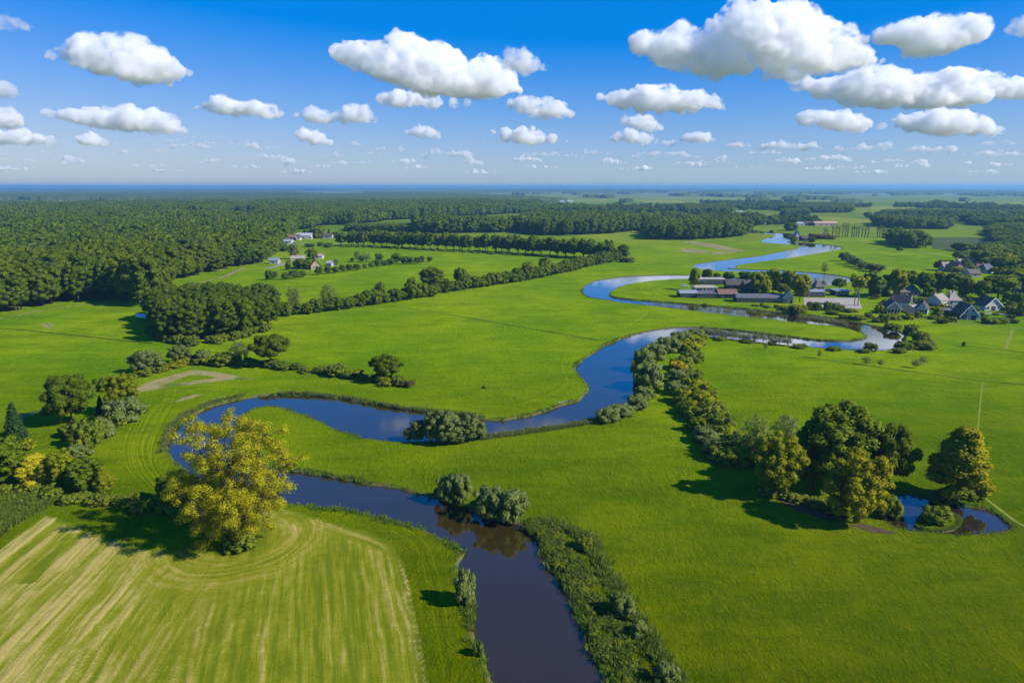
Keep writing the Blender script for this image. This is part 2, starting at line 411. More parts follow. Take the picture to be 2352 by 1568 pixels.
hay_field()

def sheet(name, poly_px, mat, z, kind='structure', holes=()):
    poly = [P(*p) for p in poly_px]; hp = [[P(*p) for p in h] for h in holes]
    def keep(x, y):
        m = inside(x, y, poly)
        for h in hp: m &= ~inside(x, y, h)
        return m
    v, f = cdt([poly] + hp, [], keep)
    return tag(obj(name, mesh_np(name, np.c_[v, np.full(len(v), z)], None, f, [mat])), kind=kind)
def ribbon(name, pts_px, width, mat, z, smooth=5, kind='structure', label=None):
    a = np.array(catmull([P(*p) for p in pts_px], smooth)); t = np.gradient(a, axis=0); L = np.linalg.norm(t, axis=1, keepdims=True) + 1e-9
    nn = np.c_[-t[:, 1:2], t[:, 0:1]] / L; n = len(a)
    w = width * .5 * (.75 + .5 * vnoise(np.arange(n) * .6, np.zeros(n), 3))[:, None]
    V = np.r_[np.c_[a + nn * w, np.full(n, z)], np.c_[a - nn * w, np.full(n, z)]]
    q = [(i + 1, i, n + i, n + i + 1) for i in range(n - 1)]
    return tag(obj(name, mesh_np(name, V, q, None, [mat])), kind=kind)
def soil(name, c1, c2, sc=.6, c3=None):
    t = NT(name); p = t.pos(); c = t.mix(t.ramp(t.noise(p, sc, 4, .7), .3, .7), c1, c2)
    if c3: c = t.mix(t.ramp(t.noise(p, sc * .4, 3), .5, .65), c, c3)
    return t.surf(c, .95, .05, t.bump(t.noise(p, sc * 3, 3), .4, .1))
M['track'] = soil('sandy_track', (.22,.17,.08), (.36,.29,.17), .5, (.10,.16,.02))
M['stubble'] = soil('dry_mown_grass', (.24,.20,.07), (.36,.29,.13), .25, (.11,.17,.015))
M['ditch'] = soil('ditch_grass', (.020,.040,.006), (.045,.065,.010), .3)
M['paving'] = soil('brick_paving', (.33,.29,.25), (.42,.37,.32), .25)
M['tarmac'] = soil('pale_road', (.22,.215,.20), (.31,.295,.27), .3)
M['marsh'] = soil('marsh_grass', (.050,.075,.020), (.090,.110,.030), .02)
M['verge'] = soil('dry_verge', (.17,.22,.015), (.25,.26,.05), .5)
M['mud'] = soil('shore_mud', (.060,.045,.025), (.130,.095,.055), .8)
M['meadow_pale'] = soil('pale_meadow', (.125,.185,.010), (.160,.205,.018), .03)
Z4 = lambda L: [(x / 3, 735 + y / 3) for x, y in L]
Z3 = lambda L: [(1568 + x / 3, 392 + y / 3) for x, y in L]
Z6 = lambda L: [(1568 + x * .3516, 735 + y * .3516) for x, y in L]
sheet('mown_strip', Z4([(940,470),(1010,430),(1200,375),(1330,343),(1420,350),(1520,362),(1640,385),(1755,403),(1600,412),(1400,432),(1180,462),(1060,480),(965,497)]), M['stubble'], .012, holes=[Z4([(1135,442),(1310,378),(1420,382),(1500,398),(1330,418)])])
sheet('mown_strip', Z4([(1180,568),(1250,535),(1340,512),(1400,508),(1330,535),(1250,555)]), M['stubble'], .012)
sheet('mown_strip', Z3([(-10,497),(80,488),(230,508),(430,552),(400,562),(250,545),(110,512)]), M['stubble'], .10)
sheet('mown_strip', Z3([(-10,540),(60,535),(200,560),(420,556),(250,578),(100,568),(-10,560)]), M['stubble'], .10)
sheet('marsh_field', Z3([(1700,468),(1760,458),(2100,462),(2150,500),(2150,545),(1900,545),(1720,540)]), M['marsh'], .10)
ribbon('track', [(-60,738),(0,731),(50,722),(100,713),(180,701),(252,691)], 1.6, M['track'], .03)
ribbon('track', [(432,652),(480,645),(515,636),(540,624),(562,615)], 3.2, M['track'], .03)
ribbon('track', [(612,617),(640,610),(657,604)], 5, M['tarmac'], .04)
ribbon('path', [(2240,1027),(2246,985),(2251,930),(2257,876)], .4, M['verge'], .03)
ribbon('path', [(2216,1108),(2238,1125),(2271,1150),(2310,1180),(2336,1199),(2370,1214)], .7, M['verge'], .03)
ribbon('ditch', [(1028,722),(1100,734),(1200,752),(1290,767),(1376,782)], 1.3, M['ditch'], .03)
ribbon('ditch', [(880,703),(950,710),(1020,720)], .7, M['ditch'], .03)
ribbon('ditch', [(-40,752),(50,758),(140,767),(220,775),(290,783),(350,788)], 1.3, M['ditch'], .03)
ribbon('ditch', [(1842,819),(1908,828),(2010,842),(2120,857),(2254,875),(2370,884)], .9, M['ditch'], .03)
ribbon('ditch', [(2215,794),(2260,799),(2310,805),(2370,812)], 1.1, M['ditch'], .03)
ribbon('path', [(2326,757),(2318,780),(2311,800)], 1.2, M['verge'], .03)
ribbon('ditch', [(1424,599),(1500,603),(1575,607)], 2.0, M['ditch'], .04)
ribbon('ditch', [(1990,594),(2050,590),(2106,588)], 3.0, M['ditch'], .05)
ribbon('ditch', [(1905,573),(1960,575),(2060,575),(2115,578)], 3.0, M['ditch'], .05)
ribbon('track', [(2110,582),(2140,584),(2172,585)], 3.0, M['tarmac'], .05)
ribbon('road', [(640,556),(700,560),(740,562),(786,560)], 5, M['tarmac'], .05)
ribbon('road', [(2218,715),(2260,719),(2320,722),(2380,730)], 4.0, M['tarmac'], .05)
ribbon('road', [(1990,722),(2070,731),(2140,738),(2230,746),(2320,752),(2380,757)], 1.1, M['track'], .04)
sheet('shore_mud', Z6([(1085,1338),(1180,1330),(1300,1360),(1400,1390),(1370,1398),(1230,1385)]), M['mud'], .025)
sheet('shore_mud', Z6([(600,1165),(760,1150),(900,1165),(1000,1215),(1080,1300),(960,1310),(760,1250)]), M['mud'], .02)
sheet('paved_square', [(1846,684),(1972,684),(1980,709),(1900,711),(1846,701)], M['paving'], .06)
sheet('bare_patch', [(92,744),(100,742),(112,749),(120,755),(113,756),(100,750)], M['track'], .03)
sheet('bare_patch', [(106,742),(114,742),(124,748),(126,752),(118,748)], M['track'], .03)
M['far_field'] = soil('far_field', (.15,.18,.03), (.20,.21,.05), .01)

for nm, key, mul in (('mowing_trace', 'trace', (1.28, 1.20, 1.2)), ('dark_trace', 'trace_dark', (.72, .78, .8))):
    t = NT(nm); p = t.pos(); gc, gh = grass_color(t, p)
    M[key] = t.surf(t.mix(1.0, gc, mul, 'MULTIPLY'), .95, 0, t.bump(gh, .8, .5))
rt = random.Random(31)
def arcs(base, n, du, dv, mats, w):
    for k in range(n):
        f = k / max(1, n - 1); cut = rt.randrange(0, 2); pts = base[cut:len(base) - rt.randrange(0, 2)]
        ribbon('mowing_trace', [(u + du * f + rt.uniform(-3, 3), v + dv * f + rt.uniform(-2, 2)) for u, v in pts], rt.uniform(*w), M[mats[k % len(mats)]], .010 + .002 * (k % 4))
arcs([(345,890),(330,930),(305,975),(285,1020),(290,1065),(320,1105),(350,1130)], 14, 66, 4, ['trace', 'trace_dark', 'trace'], (.18, .5))
arcs([(560,885),(480,900),(410,925),(370,955),(350,990)], 4, -30, -14, ['trace', 'trace_dark'], (.2, .5))
arcs([(1350,772),(1310,815),(1300,850),(1308,885),(1260,915),(1180,935),(1080,938)], 3, -14, -8, ['trace_dark', 'trace'], (.3, .8))
arcs([(1455,690),(1490,702),(1492,722),(1455,748),(1400,772)], 2, -8, -4, ['trace_dark', 'trace'], (.5, .9))
arcs([(20,840),(120,822),(220,815),(300,822)], 3, 20, -26, ['trace', 'trace_dark'], (.4, 1.0))
arcs([(1560,640),(1500,650),(1470,662),(1490,678),(1560,684)], 2, 24, 4, ['trace', 'trace_dark'], (.7, 1.2))
arcs([(960,1560),(940,1470),(925,1380),(955,1290),(980,1290)][:3] + [(905,1290),(870,1240)], 1, 0, 0, ['trace_dark'], (.2, .3))
arcs([(1010,1560),(985,1440),(965,1330),(935,1255),(880,1222),(800,1200)], 4, 42, -10, ['trace_dark', 'trace'], (.15, .35))

# ------------------------------------------------------------------ plants: mesh library
def leaf_material(name, c1, c2, c3, vary=.35, trans=.4):
    t = NT(name)
    g = t.n('ShaderNodeNewGeometry'); oi = t.n('ShaderNodeObjectInfo')
    col = t.mix(g.outputs['Random Per Island'], c1, c2)
    rnd = t.math('POWER', oi.outputs['Random'], 1.6)
    col = t.mix(t.math('MULTIPLY', rnd, vary), col, c3)
    stand = t.ramp(t.noise(oi.outputs['Location'], .012, 3, .6), .38, .64)
    col = t.mix(t.math('MULTIPLY', stand, .45), col, t.mix(1.0, col, (.50, .60, .8), 'MULTIPLY'))
    n = t.noise(g.outputs['Position'], .45, 2, .5)
    col = t.mix(t.math('MULTIPLY', t.ramp(n, .45, .7), .35), col, c3)
    return t.surf(col, .75, .03, None, trans, col)
LM = {
 'oak':    leaf_material('dark_leaves', (0.098, 0.168, 0.009), (0.194, 0.269, 0.016), (0.247, 0.266, 0.015), .35, .45),
 'forest': leaf_material('forest_leaves', (.068, .135, .012), (.150, .225, .018), (.195, .240, .018), .8, .42),
 'green':  leaf_material('green_leaves', (0.108, 0.190, 0.009), (0.222, 0.309, 0.019), (0.289, 0.309, 0.019), .35, .45),
 'olive':  leaf_material('olive_leaves', (.195, .250, .008), (.350, .380, .016), (.390, .370, .012), .4, .4),
 'amber':  leaf_material('golden_olive_leaves', (.270, .275, .008), (.450, .430, .016), (.440, .380, .012), .4, .45),
 'yellow': leaf_material('yellow_leaves', (.600, .540, .018), (.760, .690, .036), (.500, .490, .020), .25, .5),
 'gold':   leaf_material('golden_leaves', (0.396, 0.297, 0.009), (0.550, 0.407, 0.013), (0.242, 0.220, 0.009), .2, .3),
 'willow': leaf_material('willow_leaves', (0.213, 0.276, 0.060), (0.368, 0.425, 0.121), (0.253, 0.310, 0.046), .35, .45),
 'shrub':  leaf_material('shrub_leaves', (0.111, 0.182, 0.015), (0.247, 0.312, 0.028), (0.312, 0.337, 0.028), .6, .35),
 'weed':   leaf_material('bank_weed_leaves', (.105, .190, .015), (.230, .310, .035), (.270, .290, .050), .5),
 'reed':   leaf_material('reed_leaves', (0.150, 0.205, 0.035), (0.287, 0.314, 0.076), (0.355, 0.300, 0.123), .4),
 'conifer': leaf_material('conifer_needles', (0.023, 0.056, 0.018), (0.047, 0.091, 0.023), (0.041, 0.081, 0.021), .2, .05),
 'russet': leaf_material('russet_leaves', (0.150, 0.103, 0.035), (0.218, 0.150, 0.055), (0.164, 0.137, 0.041), .3),
}
def bark_material(name, c1, c2):
    t = NT(name); p = t.objco()
    c = t.mix(t.noise(t.mapping(p, (3, 3, .6)), 2.0, 4, .7), c1, c2)
    return t.surf(c, .9, .1, t.bump(t.noise(t.mapping(p, (4, 4, .8)), 2.0, 3), .5, .05))
M['bark'] = bark_material('bark', (.045,.034,.022), (.12,.095,.065))
M['bark_pale'] = bark_material('pale_bark', (.16,.14,.11), (.30,.27,.22))

def rnd_dirs(rng, n):
    d = rng.normal(size=(n, 3)); return d / (np.linalg.norm(d, axis=1, keepdims=True) + 1e-9)
def leaf_quads(rng, P0, N, size, elong=1.0, jit=.6, hang=0.0):
    n = len(P0)
    nn = N + rng.normal(size=(n, 3)) * jit; nn /= np.linalg.norm(nn, axis=1, keepdims=True) + 1e-9
    t = rnd_dirs(rng, n)
    if hang: t = t * (1 - hang) + np.array([0, 0, 1.0]) * hang
    t = t - nn * (t * nn).sum(1, keepdims=True); t /= np.linalg.norm(t, axis=1, keepdims=True) + 1e-9
    b = np.cross(nn, t)
    s = size * rng.uniform(.6, 1.35, size=(n, 1))
    a1, a2 = s * elong * rng.uniform(.8, 1.2, (n, 1)), s * rng.uniform(.7, 1.2, (n, 1))
    sk = rng.uniform(-.4, .4, (n, 1))
    V = np.stack([P0 - t * a1, P0 + b * a2 + t * a1 * sk, P0 + t * a1 + nn * s * .15, P0 - b * a2 - t * a1 * sk], 1).reshape(-1, 3)
    return V, np.arange(n * 4).reshape(n, 4)[:, ::-1]
ICO = None
def ico():
    global ICO
    if ICO is None:
        bm = bmesh.new(); bmesh.ops.create_icosphere(bm, subdivisions=2, radius=1)
        ICO = (np.array([v.co[:] for v in bm.verts]), np.array([[v.index for v in f.verts] for f in bm.faces])); bm.free()
    return ICO
def crown(rng, lobes, n, size, elong=1.0, jit=.6, hang=0.0, core=.7, shell=.3, keep_in=.72):
    L = np.array([[*c, *(r if hasattr(r, '__len__') else (r, r, r))] for c, r in lobes])
    cen, rad = L[:, :3], L[:, 3:]
    w = rad.prod(1) ** (2 / 3); w /= w.sum()
    idx = rng.choice(len(L), size=int(n * 1.7), p=w)
    d = rnd_dirs(rng, len(idx))
    k = 1.0 - shell * rng.random((len(idx), 1)) ** 1.5
    k += (rng.random((len(idx), 1)) < .22) * rng.random((len(idx), 1)) * .32
    pts = cen[idx] + d * rad[idx] * k
    dist = np.linalg.norm((pts[:, None, :] - cen[None]) / rad[None], axis=2)
    dist[np.arange(len(idx)), idx] = 9
    ok = dist.min(1) > keep_in if len(L) > 1 else np.ones(len(idx), bool)
    pts, d = pts[ok][:n], d[ok][:n]
    cc = cen.mean(0); g = pts - cc; g /= np.linalg.norm(g, axis=1, keepdims=True) + 1e-9
    pn = d * .72 + g * .25 + np.array([0, 0, .34]) + rng.normal(size=d.shape) * .26; pn /= np.linalg.norm(pn, axis=1, keepdims=True)
    Nn = np.repeat(pn, 4, 0)
    V, Q = leaf_quads(rng, pts, d, size, elong, jit, hang)
    T = np.zeros((0, 3), int)
    if core:
        iv, it = ico(); vs, ts = [V], []; Nn = np.concatenate([Nn] + [iv] * len(cen))
        b = len(V)
        for c, r in zip(cen, rad):
            vs.append(iv * r * core * rng.uniform(.9, 1.05, (len(iv), 1)) + c); ts.append(it + b); b += len(iv)
        V = np.concatenate(vs); T = np.concatenate(ts)
    return V, Q, T, Nn
def tube(path, radii, ns=7):
    path = np.array(path, float); n = len(path)
    t = np.gradient(path, axis=0); t /= np.linalg.norm(t, axis=1, keepdims=True) + 1e-9
    up = np.array([0.31, .95, .05]); V = []
    for i in range(n):
        a = np.cross(t[i], up); a /= np.linalg.norm(a) + 1e-9; b = np.cross(t[i], a)
        for k in range(ns):
            th = 2 * math.pi * k / ns; V.append(path[i] + (a * math.cos(th) + b * math.sin(th)) * radii[i])
    Q = [(i * ns + k, i * ns + (k + 1) % ns, (i + 1) * ns + (k + 1) % ns, (i + 1) * ns + k) for i in range(n - 1) for k in range(ns)]
    return np.array(V), np.array(Q)
def join(parts):
    vs, qs, b = [], [], 0
    for V, Q in parts: vs.append(V); qs.append(np.asarray(Q) + b); b += len(V)
    return np.concatenate(vs), np.concatenate(qs)
def bend(rng, a, b, r0, r1, k=4, wob=.08, ns=6, sag=0.0):
    a, b = np.array(a, float), np.array(b, float); L = np.linalg.norm(b - a)
    path = [a + (b - a) * i / k + (rng.normal(size=3) * wob * L if 0 < i < k else 0) + np.array([0, 0, sag * L * math.sin(math.pi * i / k)]) for i in range(k + 1)]
    return tube(path, np.linspace(r0, r1, k + 1), ns), path
def lobes_for(rng, shape, H, W, b, n):
    zc, rz, rx = (H + b) / 2, (H - b) / 2, W / 2; out = []; ph = rng.uniform(0, 6.28)
    if shape == 'cone':
        for i in range(n):
            f = (i + .5) / n; r = rx * (1 - f) ** .9 + .15
            a = rng.uniform(0, 6.28); out.append(((math.cos(a) * r * .35, math.sin(a) * r * .35, b + f * (H - b)), (r * .8, r * .8, (H - b) / n * 1.2)))
        return out
    for i in range(n):
        d = rnd_dirs(rng, 1)[0]
        z = -.92 + 1.84 * (i + rng.random()) / n
        a = i * 2.399 + rng.uniform(-.5, .5)
        if shape == 'oval': pr = math.sqrt(max(0.05, 1 - (z * .92) ** 2))
        elif shape == 'drop': pr = max(.15, (1 - (z + 1) / 2) ** .65) * (.75 if z < -.6 else 1)
        elif shape == 'umbrella': pr = 1.0 if z > 0 else .6; 
        elif shape == 'dome': z = (i + rng.random()) / n * 1.5 - .9; pr = math.sqrt(max(.05, 1 - max(z, 0) ** 2))
        else: pr = math.sqrt(max(.05, 1 - z * z))
        lr = rng.uniform(.55, 1.0) * min(rx, rz * 1.15) * (1.55 / math.sqrt(n + 2) + .06)
        q = rng.uniform(.58, .98) * (1 + .14 * math.sin(a * 2 + ph) + .10 * math.sin(a * 3 - ph + z * 3))
        out.append(((math.cos(a) * pr * rx * q, math.sin(a) * pr * rx * q, zc + z * rz * .84 * rng.uniform(.88, 1.06)), (lr * 1.1, lr * 1.1, lr * .85)))
    out.append(((0, 0, zc), (rx * .62, rx * .62, rz * .66)))
    return out
LIB = {}
def make_tree(key, seed, shape, H, W, b, nl, n, size, leaf, elong=1.0, hang=0, core=.72, stems=1, trunk_r=None, bark='bark', jit=.6, limbs=7, shell=.3):
    rng = np.random.default_rng(seed)
    lobes = lobes_for(rng, shape, H, W, b, nl)
    V, Q, T, Nn = crown(rng, lobes, n, size, elong, jit, hang, core, shell)
    cm = mesh_np(key + '_crown', V, Q, T, [LM[leaf]], normals=Nn)
    tr = trunk_r or H * .018; parts = []
    for s in range(stems):
        off = np.array([0, 0, 0]) if stems == 1 else np.array([math.cos(s * 2.4) * W * .10, math.sin(s * 2.4) * W * .10, 0])
        topp = np.array([rng.normal() * W * .03, rng.normal() * W * .03, b + (H - b) * .45]) + off * 2
        tb, path = bend(rng, off + [0, 0, -.3], topp, tr * 1.35 / stems ** .4, tr * .55, 5, .025, 7)
        parts.append(tb)
        for k in range(limbs):
            c = lobes[rng.integers(len(lobes))][0]; st = path[2 + k % 3]
            if c[2] > st[2]: parts.append(bend(rng, st, c, tr * .45, tr * .12, 3, .06, 5)[0])
    tv, tq = join(parts)
    tm = mesh_np(key + '_trunk', tv, tq, None, [M[bark]], smooth=True)
    LIB.setdefault(key, []).append((tm, cm, H, W))
def make_bush(key, seed, H, W, nl, n, size, leaf, elong=1.0, hang=0, core=.75, jit=.6, shape='dome', shell=.3):
    rng = np.random.default_rng(seed)
    lobes = lobes_for(rng, shape, H, W, 0.0, nl)
    V, Q, T, Nn = crown(rng, lobes, n, size, elong, jit, hang, core, shell)
    V[:, 2] = np.maximum(V[:, 2], -.15)
    LIB.setdefault(key, []).append((None, mesh_np(key, V, Q, T, [LM[leaf]], normals=Nn), H, W))
for s in range(3):
    make_tree('oak', 10 + s, 'round', 14, 14, 2.2, 64, 17000, .23, 'oak', limbs=9, core=.82)
    make_tree('tall', 20 + s, 'oval', 20, 11, 1.8, 46, 6500, .36, 'forest', limbs=5, core=.88, jit=.45)
    make_tree('avenue', 30 + s, 'oval', 17, 9, 3.2, 30, 1700, .66, 'oak', limbs=5, core=.82)
    make_tree('green', 40 + s, 'oval', 14, 10, 1.0, 70, 17000, .22, 'green', limbs=8, core=.80)
    make_tree('olive', 50 + s, 'drop' if s == 2 else 'oval', 16, 11, .7, 84, 20000, .20, 'olive', limbs=8, core=.72, shell=.4)
    make_tree('field', 60 + s, 'round', 8, 7, 1.2, 22, 1200, .48, 'forest', limbs=3, core=.85)
    make_tree('village', 70 + s, 'round', 13, 10, 3.2, 34, 2000, .52, 'green', limbs=6, core=.8)
    make_tree('forest_far', 80 + s, 'oval', 19, 11, 1.5, 24, 760, .90, 'forest', limbs=2, core=.92, jit=.4)
    make_tree('sparse', 90 + s, 'oval', 10, 7, 1.6, 26, 2600, .16, 'willow', core=0, limbs=16, shell=.8, jit=1.0)
    make_bush('bush', 100 + s, 3.0, 4.2, 26, 3400, .15, 'shrub')
    make_bush('willow_bush', 110 + s, 5.0, 5.0, 30, 6500, .14, 'willow', 1.9, .75)
    make_bush('weed', 120 + s, 1.6, 2.4, 14, 1000, .12, 'weed', 1.9, .55, jit=.9)
    make_bush('hedge', 130 + s, 6.5, 7.0, 26, 1500, .46, 'forest', shape='round', core=.85)
make_tree('lone_oak', 170, 'round', 13, 13.5, 3.6, 60, 15000, .23, 'oak', limbs=10, core=.75)
make_tree('lone_oak', 171, 'round', 13, 13.5, 3.6, 60, 15000, .23, 'oak', limbs=10, core=.75)
make_tree('amber', 180, 'oval', 16, 11, .6, 74, 20000, .20, 'amber', limbs=8, core=.7, shell=.45)
make_tree('amber', 181, 'drop', 16, 9.5, .6, 74, 20000, .20, 'amber', limbs=8, core=.7, shell=.45)
make_tree('umbrella', 140, 'umbrella', 16, 9, 9.5, 12, 900, .6, 'olive', stems=3, limbs=4, trunk_r=.32, bark='bark_pale')
make_tree('poplar_bare', 141, 'oval', 17, 2.6, 8.0, 8, 110, .4, 'willow', core=0, limbs=4, trunk_r=.35, shell=.9, jit=1.0)
make_tree('pollard', 142, 'drop', 9, 8, .6, 40, 13000, .14, 'willow', 2.0, .8, stems=4, limbs=6)
make_tree('pollard', 143, 'round', 9, 8, .6, 40, 13000, .14, 'willow', 2.0, .8, stems=4, limbs=6)
make_tree('willow_tree', 144, 'oval', 11, 8, .6, 44, 12000, .15, 'willow', 1.7, .6, stems=4, limbs=7, core=.5, shell=.5)
make_tree('willow_tree', 145, 'oval', 11, 8, .6, 44, 12000, .15, 'willow', 1.7, .6, stems=3, limbs=7, core=.5, shell=.5)
make_tree('yellow', 146, 'oval', 12, 9, .5, 64, 16000, .19, 'yellow', core=.6, limbs=8)
make_tree('yellow', 147, 'drop', 12, 9, .5, 64, 16000, .19, 'yellow', core=.6, limbs=8)
make_tree('olive_village', 148, 'round', 13, 10, 3.2, 34, 2000, .52, 'olive', limbs=6)
make_bush('gold_bush', 149, 4.5, 5, 12, 1500, .3, 'gold')
make_bush('russet_bush', 150, 3, 4, 10, 900, .28, 'russet')
make_bush('olive_bush', 151, 3.2, 4.2, 12, 1200, .28, 'olive')
make_tree('russet_tree', 152, 'drop', 9, 8, 2, 14, 900, .5, 'russet')
def make_conifer(key, seed, H, W, n=4200):
    rng = np.random.default_rng(seed); pts, nr = [], []
    tiers = 15
    for k in range(tiers):
        f = k / tiers; z0 = H * (.10 + .88 * f); r = W / 2 * (1 - f) ** .85 * rng.uniform(.88, 1.1) + .15
        m = int(n / tiers * 1.6 * (1 - f) + 30)
        a = rng.uniform(0, 6.283, m); q = np.sqrt(rng.random(m)); 
        arms = 1 - .28 * np.abs(np.sin(a * (4 + k % 3) + k))
        rr = r * q * arms
        pts.append(np.c_[np.cos(a) * rr, np.sin(a) * rr, z0 - rr * .38 + rng.normal(size=m) * .12])
        nr.append(np.c_[np.cos(a) * .6, np.sin(a) * .6, np.full(m, .8)])
    V, Q = leaf_quads(rng, np.concatenate(pts), np.concatenate(nr), .22, 1.8, .5, .15)
    tv, tq = tube([(0, 0, -.3), (0, 0, H * .5), (0, 0, H * .97)], [H * .022, H * .012, .03], 7)
    LIB.setdefault(key, []).append((mesh_np(key + '_trunk', tv, tq, None, [M['bark']], smooth=True), mesh_np(key + '_crown', V, Q, None, [LM['conifer']]), H, W))
make_conifer('conifer', 160, 11, 6.4)

PR = random.Random(77)
def plant_at(key, x, y, H, W, label, name, cat='tree', group=None, z=0.0, idx=None):
    lib = LIB[key]; tm, cm, h0, w0 = lib[PR.randrange(len(lib)) if idx is None else idx]
    sc = (W / w0, W / w0, H / h0); rz = PR.uniform(0, 6.283)
    if tm is None:
        o = obj(name, cm, None, (x, y, z), rz, sc); return tag(o, label, cat, group)
    r = empty(name, (x, y, z), label, cat, group, rz, sc)
    obj('trunk', tm, r); obj('crown', cm, r)
    return r
def plant(key, u, vt, vb, wpx, label, name=None, cat='tree', group=None, z=0.0, idx=None):
    x, y = P(u, vb)
    nm = name or ('shrub' if LIB[key][0][0] is None else 'tree')
    return plant_at(key, x, y, max(top_h(vb, vt), .6), wpx * mpp(vb) * 1.05, label, nm, 'shrub' if cat == 'tree' and LIB[key][0][0] is None else cat, group, z, idx)

# ------------------------------------------------------------------ the big yellow poplar by the river
def big_poplar():
    rng = np.random.default_rng(5)
    x, y = P(545, 1240); H = top_h(1240, 950); W = 240 * mpp(1240)
    root = empty('poplar_tree', (x, y, 0), 'large open crowned poplar with yellow leaves standing alone at the edge of the mown field', 'tree')
    wood, lobes = [], []
    stems = []
    for k in range(9):
        t = k * 2 * math.pi / 9 + .2; stems.append((math.cos(t) * .80, math.sin(t) * .70, rng.uniform(.50, .74), .22))
    for k in range(8):
        t = k * 2 * math.pi / 8; stems.append((math.cos(t) * .56, math.sin(t) * .5, rng.uniform(.84, .95), .28))
    for k in range(4):
        t = k * 2 * math.pi / 4 + .5; stems.append((math.cos(t) * .22, math.sin(t) * .22, rng.uniform(.96, 1.02), .32))
    tb, tp = bend(rng, (0, 0, -.5), (.3, 0, H * .14), .75, .62, 3, .03, 9); wood.append(tb)
    for sx, sy, sz, r in stems:
        base = tp[1 + rng.integers(3)]
        tip = np.array([sx * W * .62, sy * W * .62, sz * H * .93])
        mid = base + (tip - base) * .5 + np.array([sx * W * .10, sy * W * .10, -H * .03])
        path = catmull([base, base + (mid - base) * .5 + rng.normal(size=3) * .2, mid, mid + (tip - mid) * .55 + rng.normal(size=3) * .4, tip], 4)
        wood.append(tube(path, np.linspace(r, .04, len(path)), 7))
        n = len(path)
        for j in range(14):
            i = int(n * (.30 + .69 * j / 14)); i = min(i, n - 1)
            st = np.array(path[i]); out = rnd_dirs(rng, 1)[0] * np.array([1, 1, .75]); out += np.array([sx, sy, .12]) * .8
            out /= np.linalg.norm(out); L = rng.uniform(2.0, 4.6) * (1.15 - .5 * j / 14)
            e = st + out * L; e[2] = max(e[2], 2.5)
            tb, pth = bend(rng, st, e, .10, .03, 3, .07, 5, -.04 if e[2] < H * .5 else .03); wood.append(tb)
            lobes.append((e, (rng.uniform(.8, 1.5), rng.uniform(.8, 1.5), rng.uniform(.6, 1.05))))
            if rng.random() < .5:
                e2 = (np.array(pth[2]) + rnd_dirs(rng, 1)[0] * rng.uniform(.7, 1.5)); lobes.append((e2, rng.uniform(.6, 1.0)))
        lobes.append((tip, rng.uniform(.9, 1.3)))
    V, Q, T, Nn = crown(rng, lobes, 115000, .088, 1.3, .8, .2, 0, .9, .3)
    wv, wq = join(wood)
    obj('trunk', mesh_np('poplar_trunk', wv, wq, None, [M['bark']], smooth=True), root)
    obj('crown', mesh_np('poplar_crown', V, Q, T, [LM['yellow']], normals=Nn), root)
big_poplar()

T_ = plant
# --- garden clump at the left edge
T_('conifer', 37, 920, 1005, 54, 'dark green cone shaped conifer alone on the grass', 'conifer_tree')
T_('oak', 165, 857, 972, 92, 'large rounded dark green tree to the right of the conifer', idx=0)
T_('olive', 285, 852, 952, 64, 'tall yellow green tree behind the grey willow bushes')
T_('willow_bush', 281, 908, 968, 72, 'big grey green willow dome below the yellow green tree', 'willow_bush')
T_('conifer', 233, 906, 952, 26, 'small dark conifer between the rounded dark tree and the willow dome', 'conifer_tree')
T_('bush', 212, 878, 900, 32, 'dark bush on the grass behind the garden clump, smaller one')
T_('bush', 242, 864, 895, 42, 'dark spreading bush behind the garden clump, next to the yellow green tree')
T_('bush', 203, 955, 1024, 58, 'tall olive green bush below the rounded dark tree')
T_('willow_bush', 241, 960, 1004, 40, 'pale grey willow bush at the clump edge facing the mown curve', 'willow_bush')
T_('olive_bush', 183, 988, 1030, 36, 'bright yellow green bush at the lower tip of the garden clump')
T_('bush', 160, 970, 1002, 44, 'low grey green bush under the rounded dark tree')
T_('olive_bush', 273, 946, 978, 28, 'small yellow green bush right below the willow dome')
T_('bush', 112, 926, 950, 26, 'small dark bush on the fence line left of the rounded dark tree')
T_('willow_bush', 182, 1018, 1048, 42, 'grey willow bush above the row of yellow green trees', 'willow_bush')
T_('olive_bush', 62, 1004, 1032, 30, 'small yellowish bush beside the conifer')
T_('green', 12, 1000, 1112, 104, 'broad dark green tree cut by the left picture edge', idx=0)
T_('green', -60, 990, 1100, 110, 'green tree behind the broad dark green one at the picture edge')
T_('yellow', 88, 1036, 1116, 84, 'yellow leaved tree at the start of the hedge')
T_('olive', 143, 1030, 1118, 64, 'olive tree between the yellow leaved tree and the bright green tree', idx=1)
T_('green', 200, 1050, 1124, 78, 'bright green tree in the hedge beside the round brownish tree', idx=2)
T_('olive', 243, 1065, 1132, 52, 'round brownish green tree ending the row at the mown curve', idx=2)
T_('green', 392, 1085, 1154, 58, 'small dark green tree just left of the yellow poplar', idx=1)
T_('olive', 440, 1090, 1162, 52, 'small olive tree under the left branches of the yellow poplar', idx=0)
T_('yellow', 486, 1112, 1232, 62, 'slim yellow tree with foliage to the ground against the poplar trunk')
T_('bush', 551, 1226, 1258, 66, 'green bush at the foot of the yellow poplar')
def along(pts, step):
    a = np.array([P(*p) for p in pts]); s = np.r_[0, np.cumsum(np.linalg.norm(np.diff(a, axis=0), axis=1))]
    n = max(2, int(s[-1] / step)); q = np.linspace(0, s[-1], n)
    return list(zip(np.interp(q, s, a[:, 0]), np.interp(q, s, a[:, 1])))
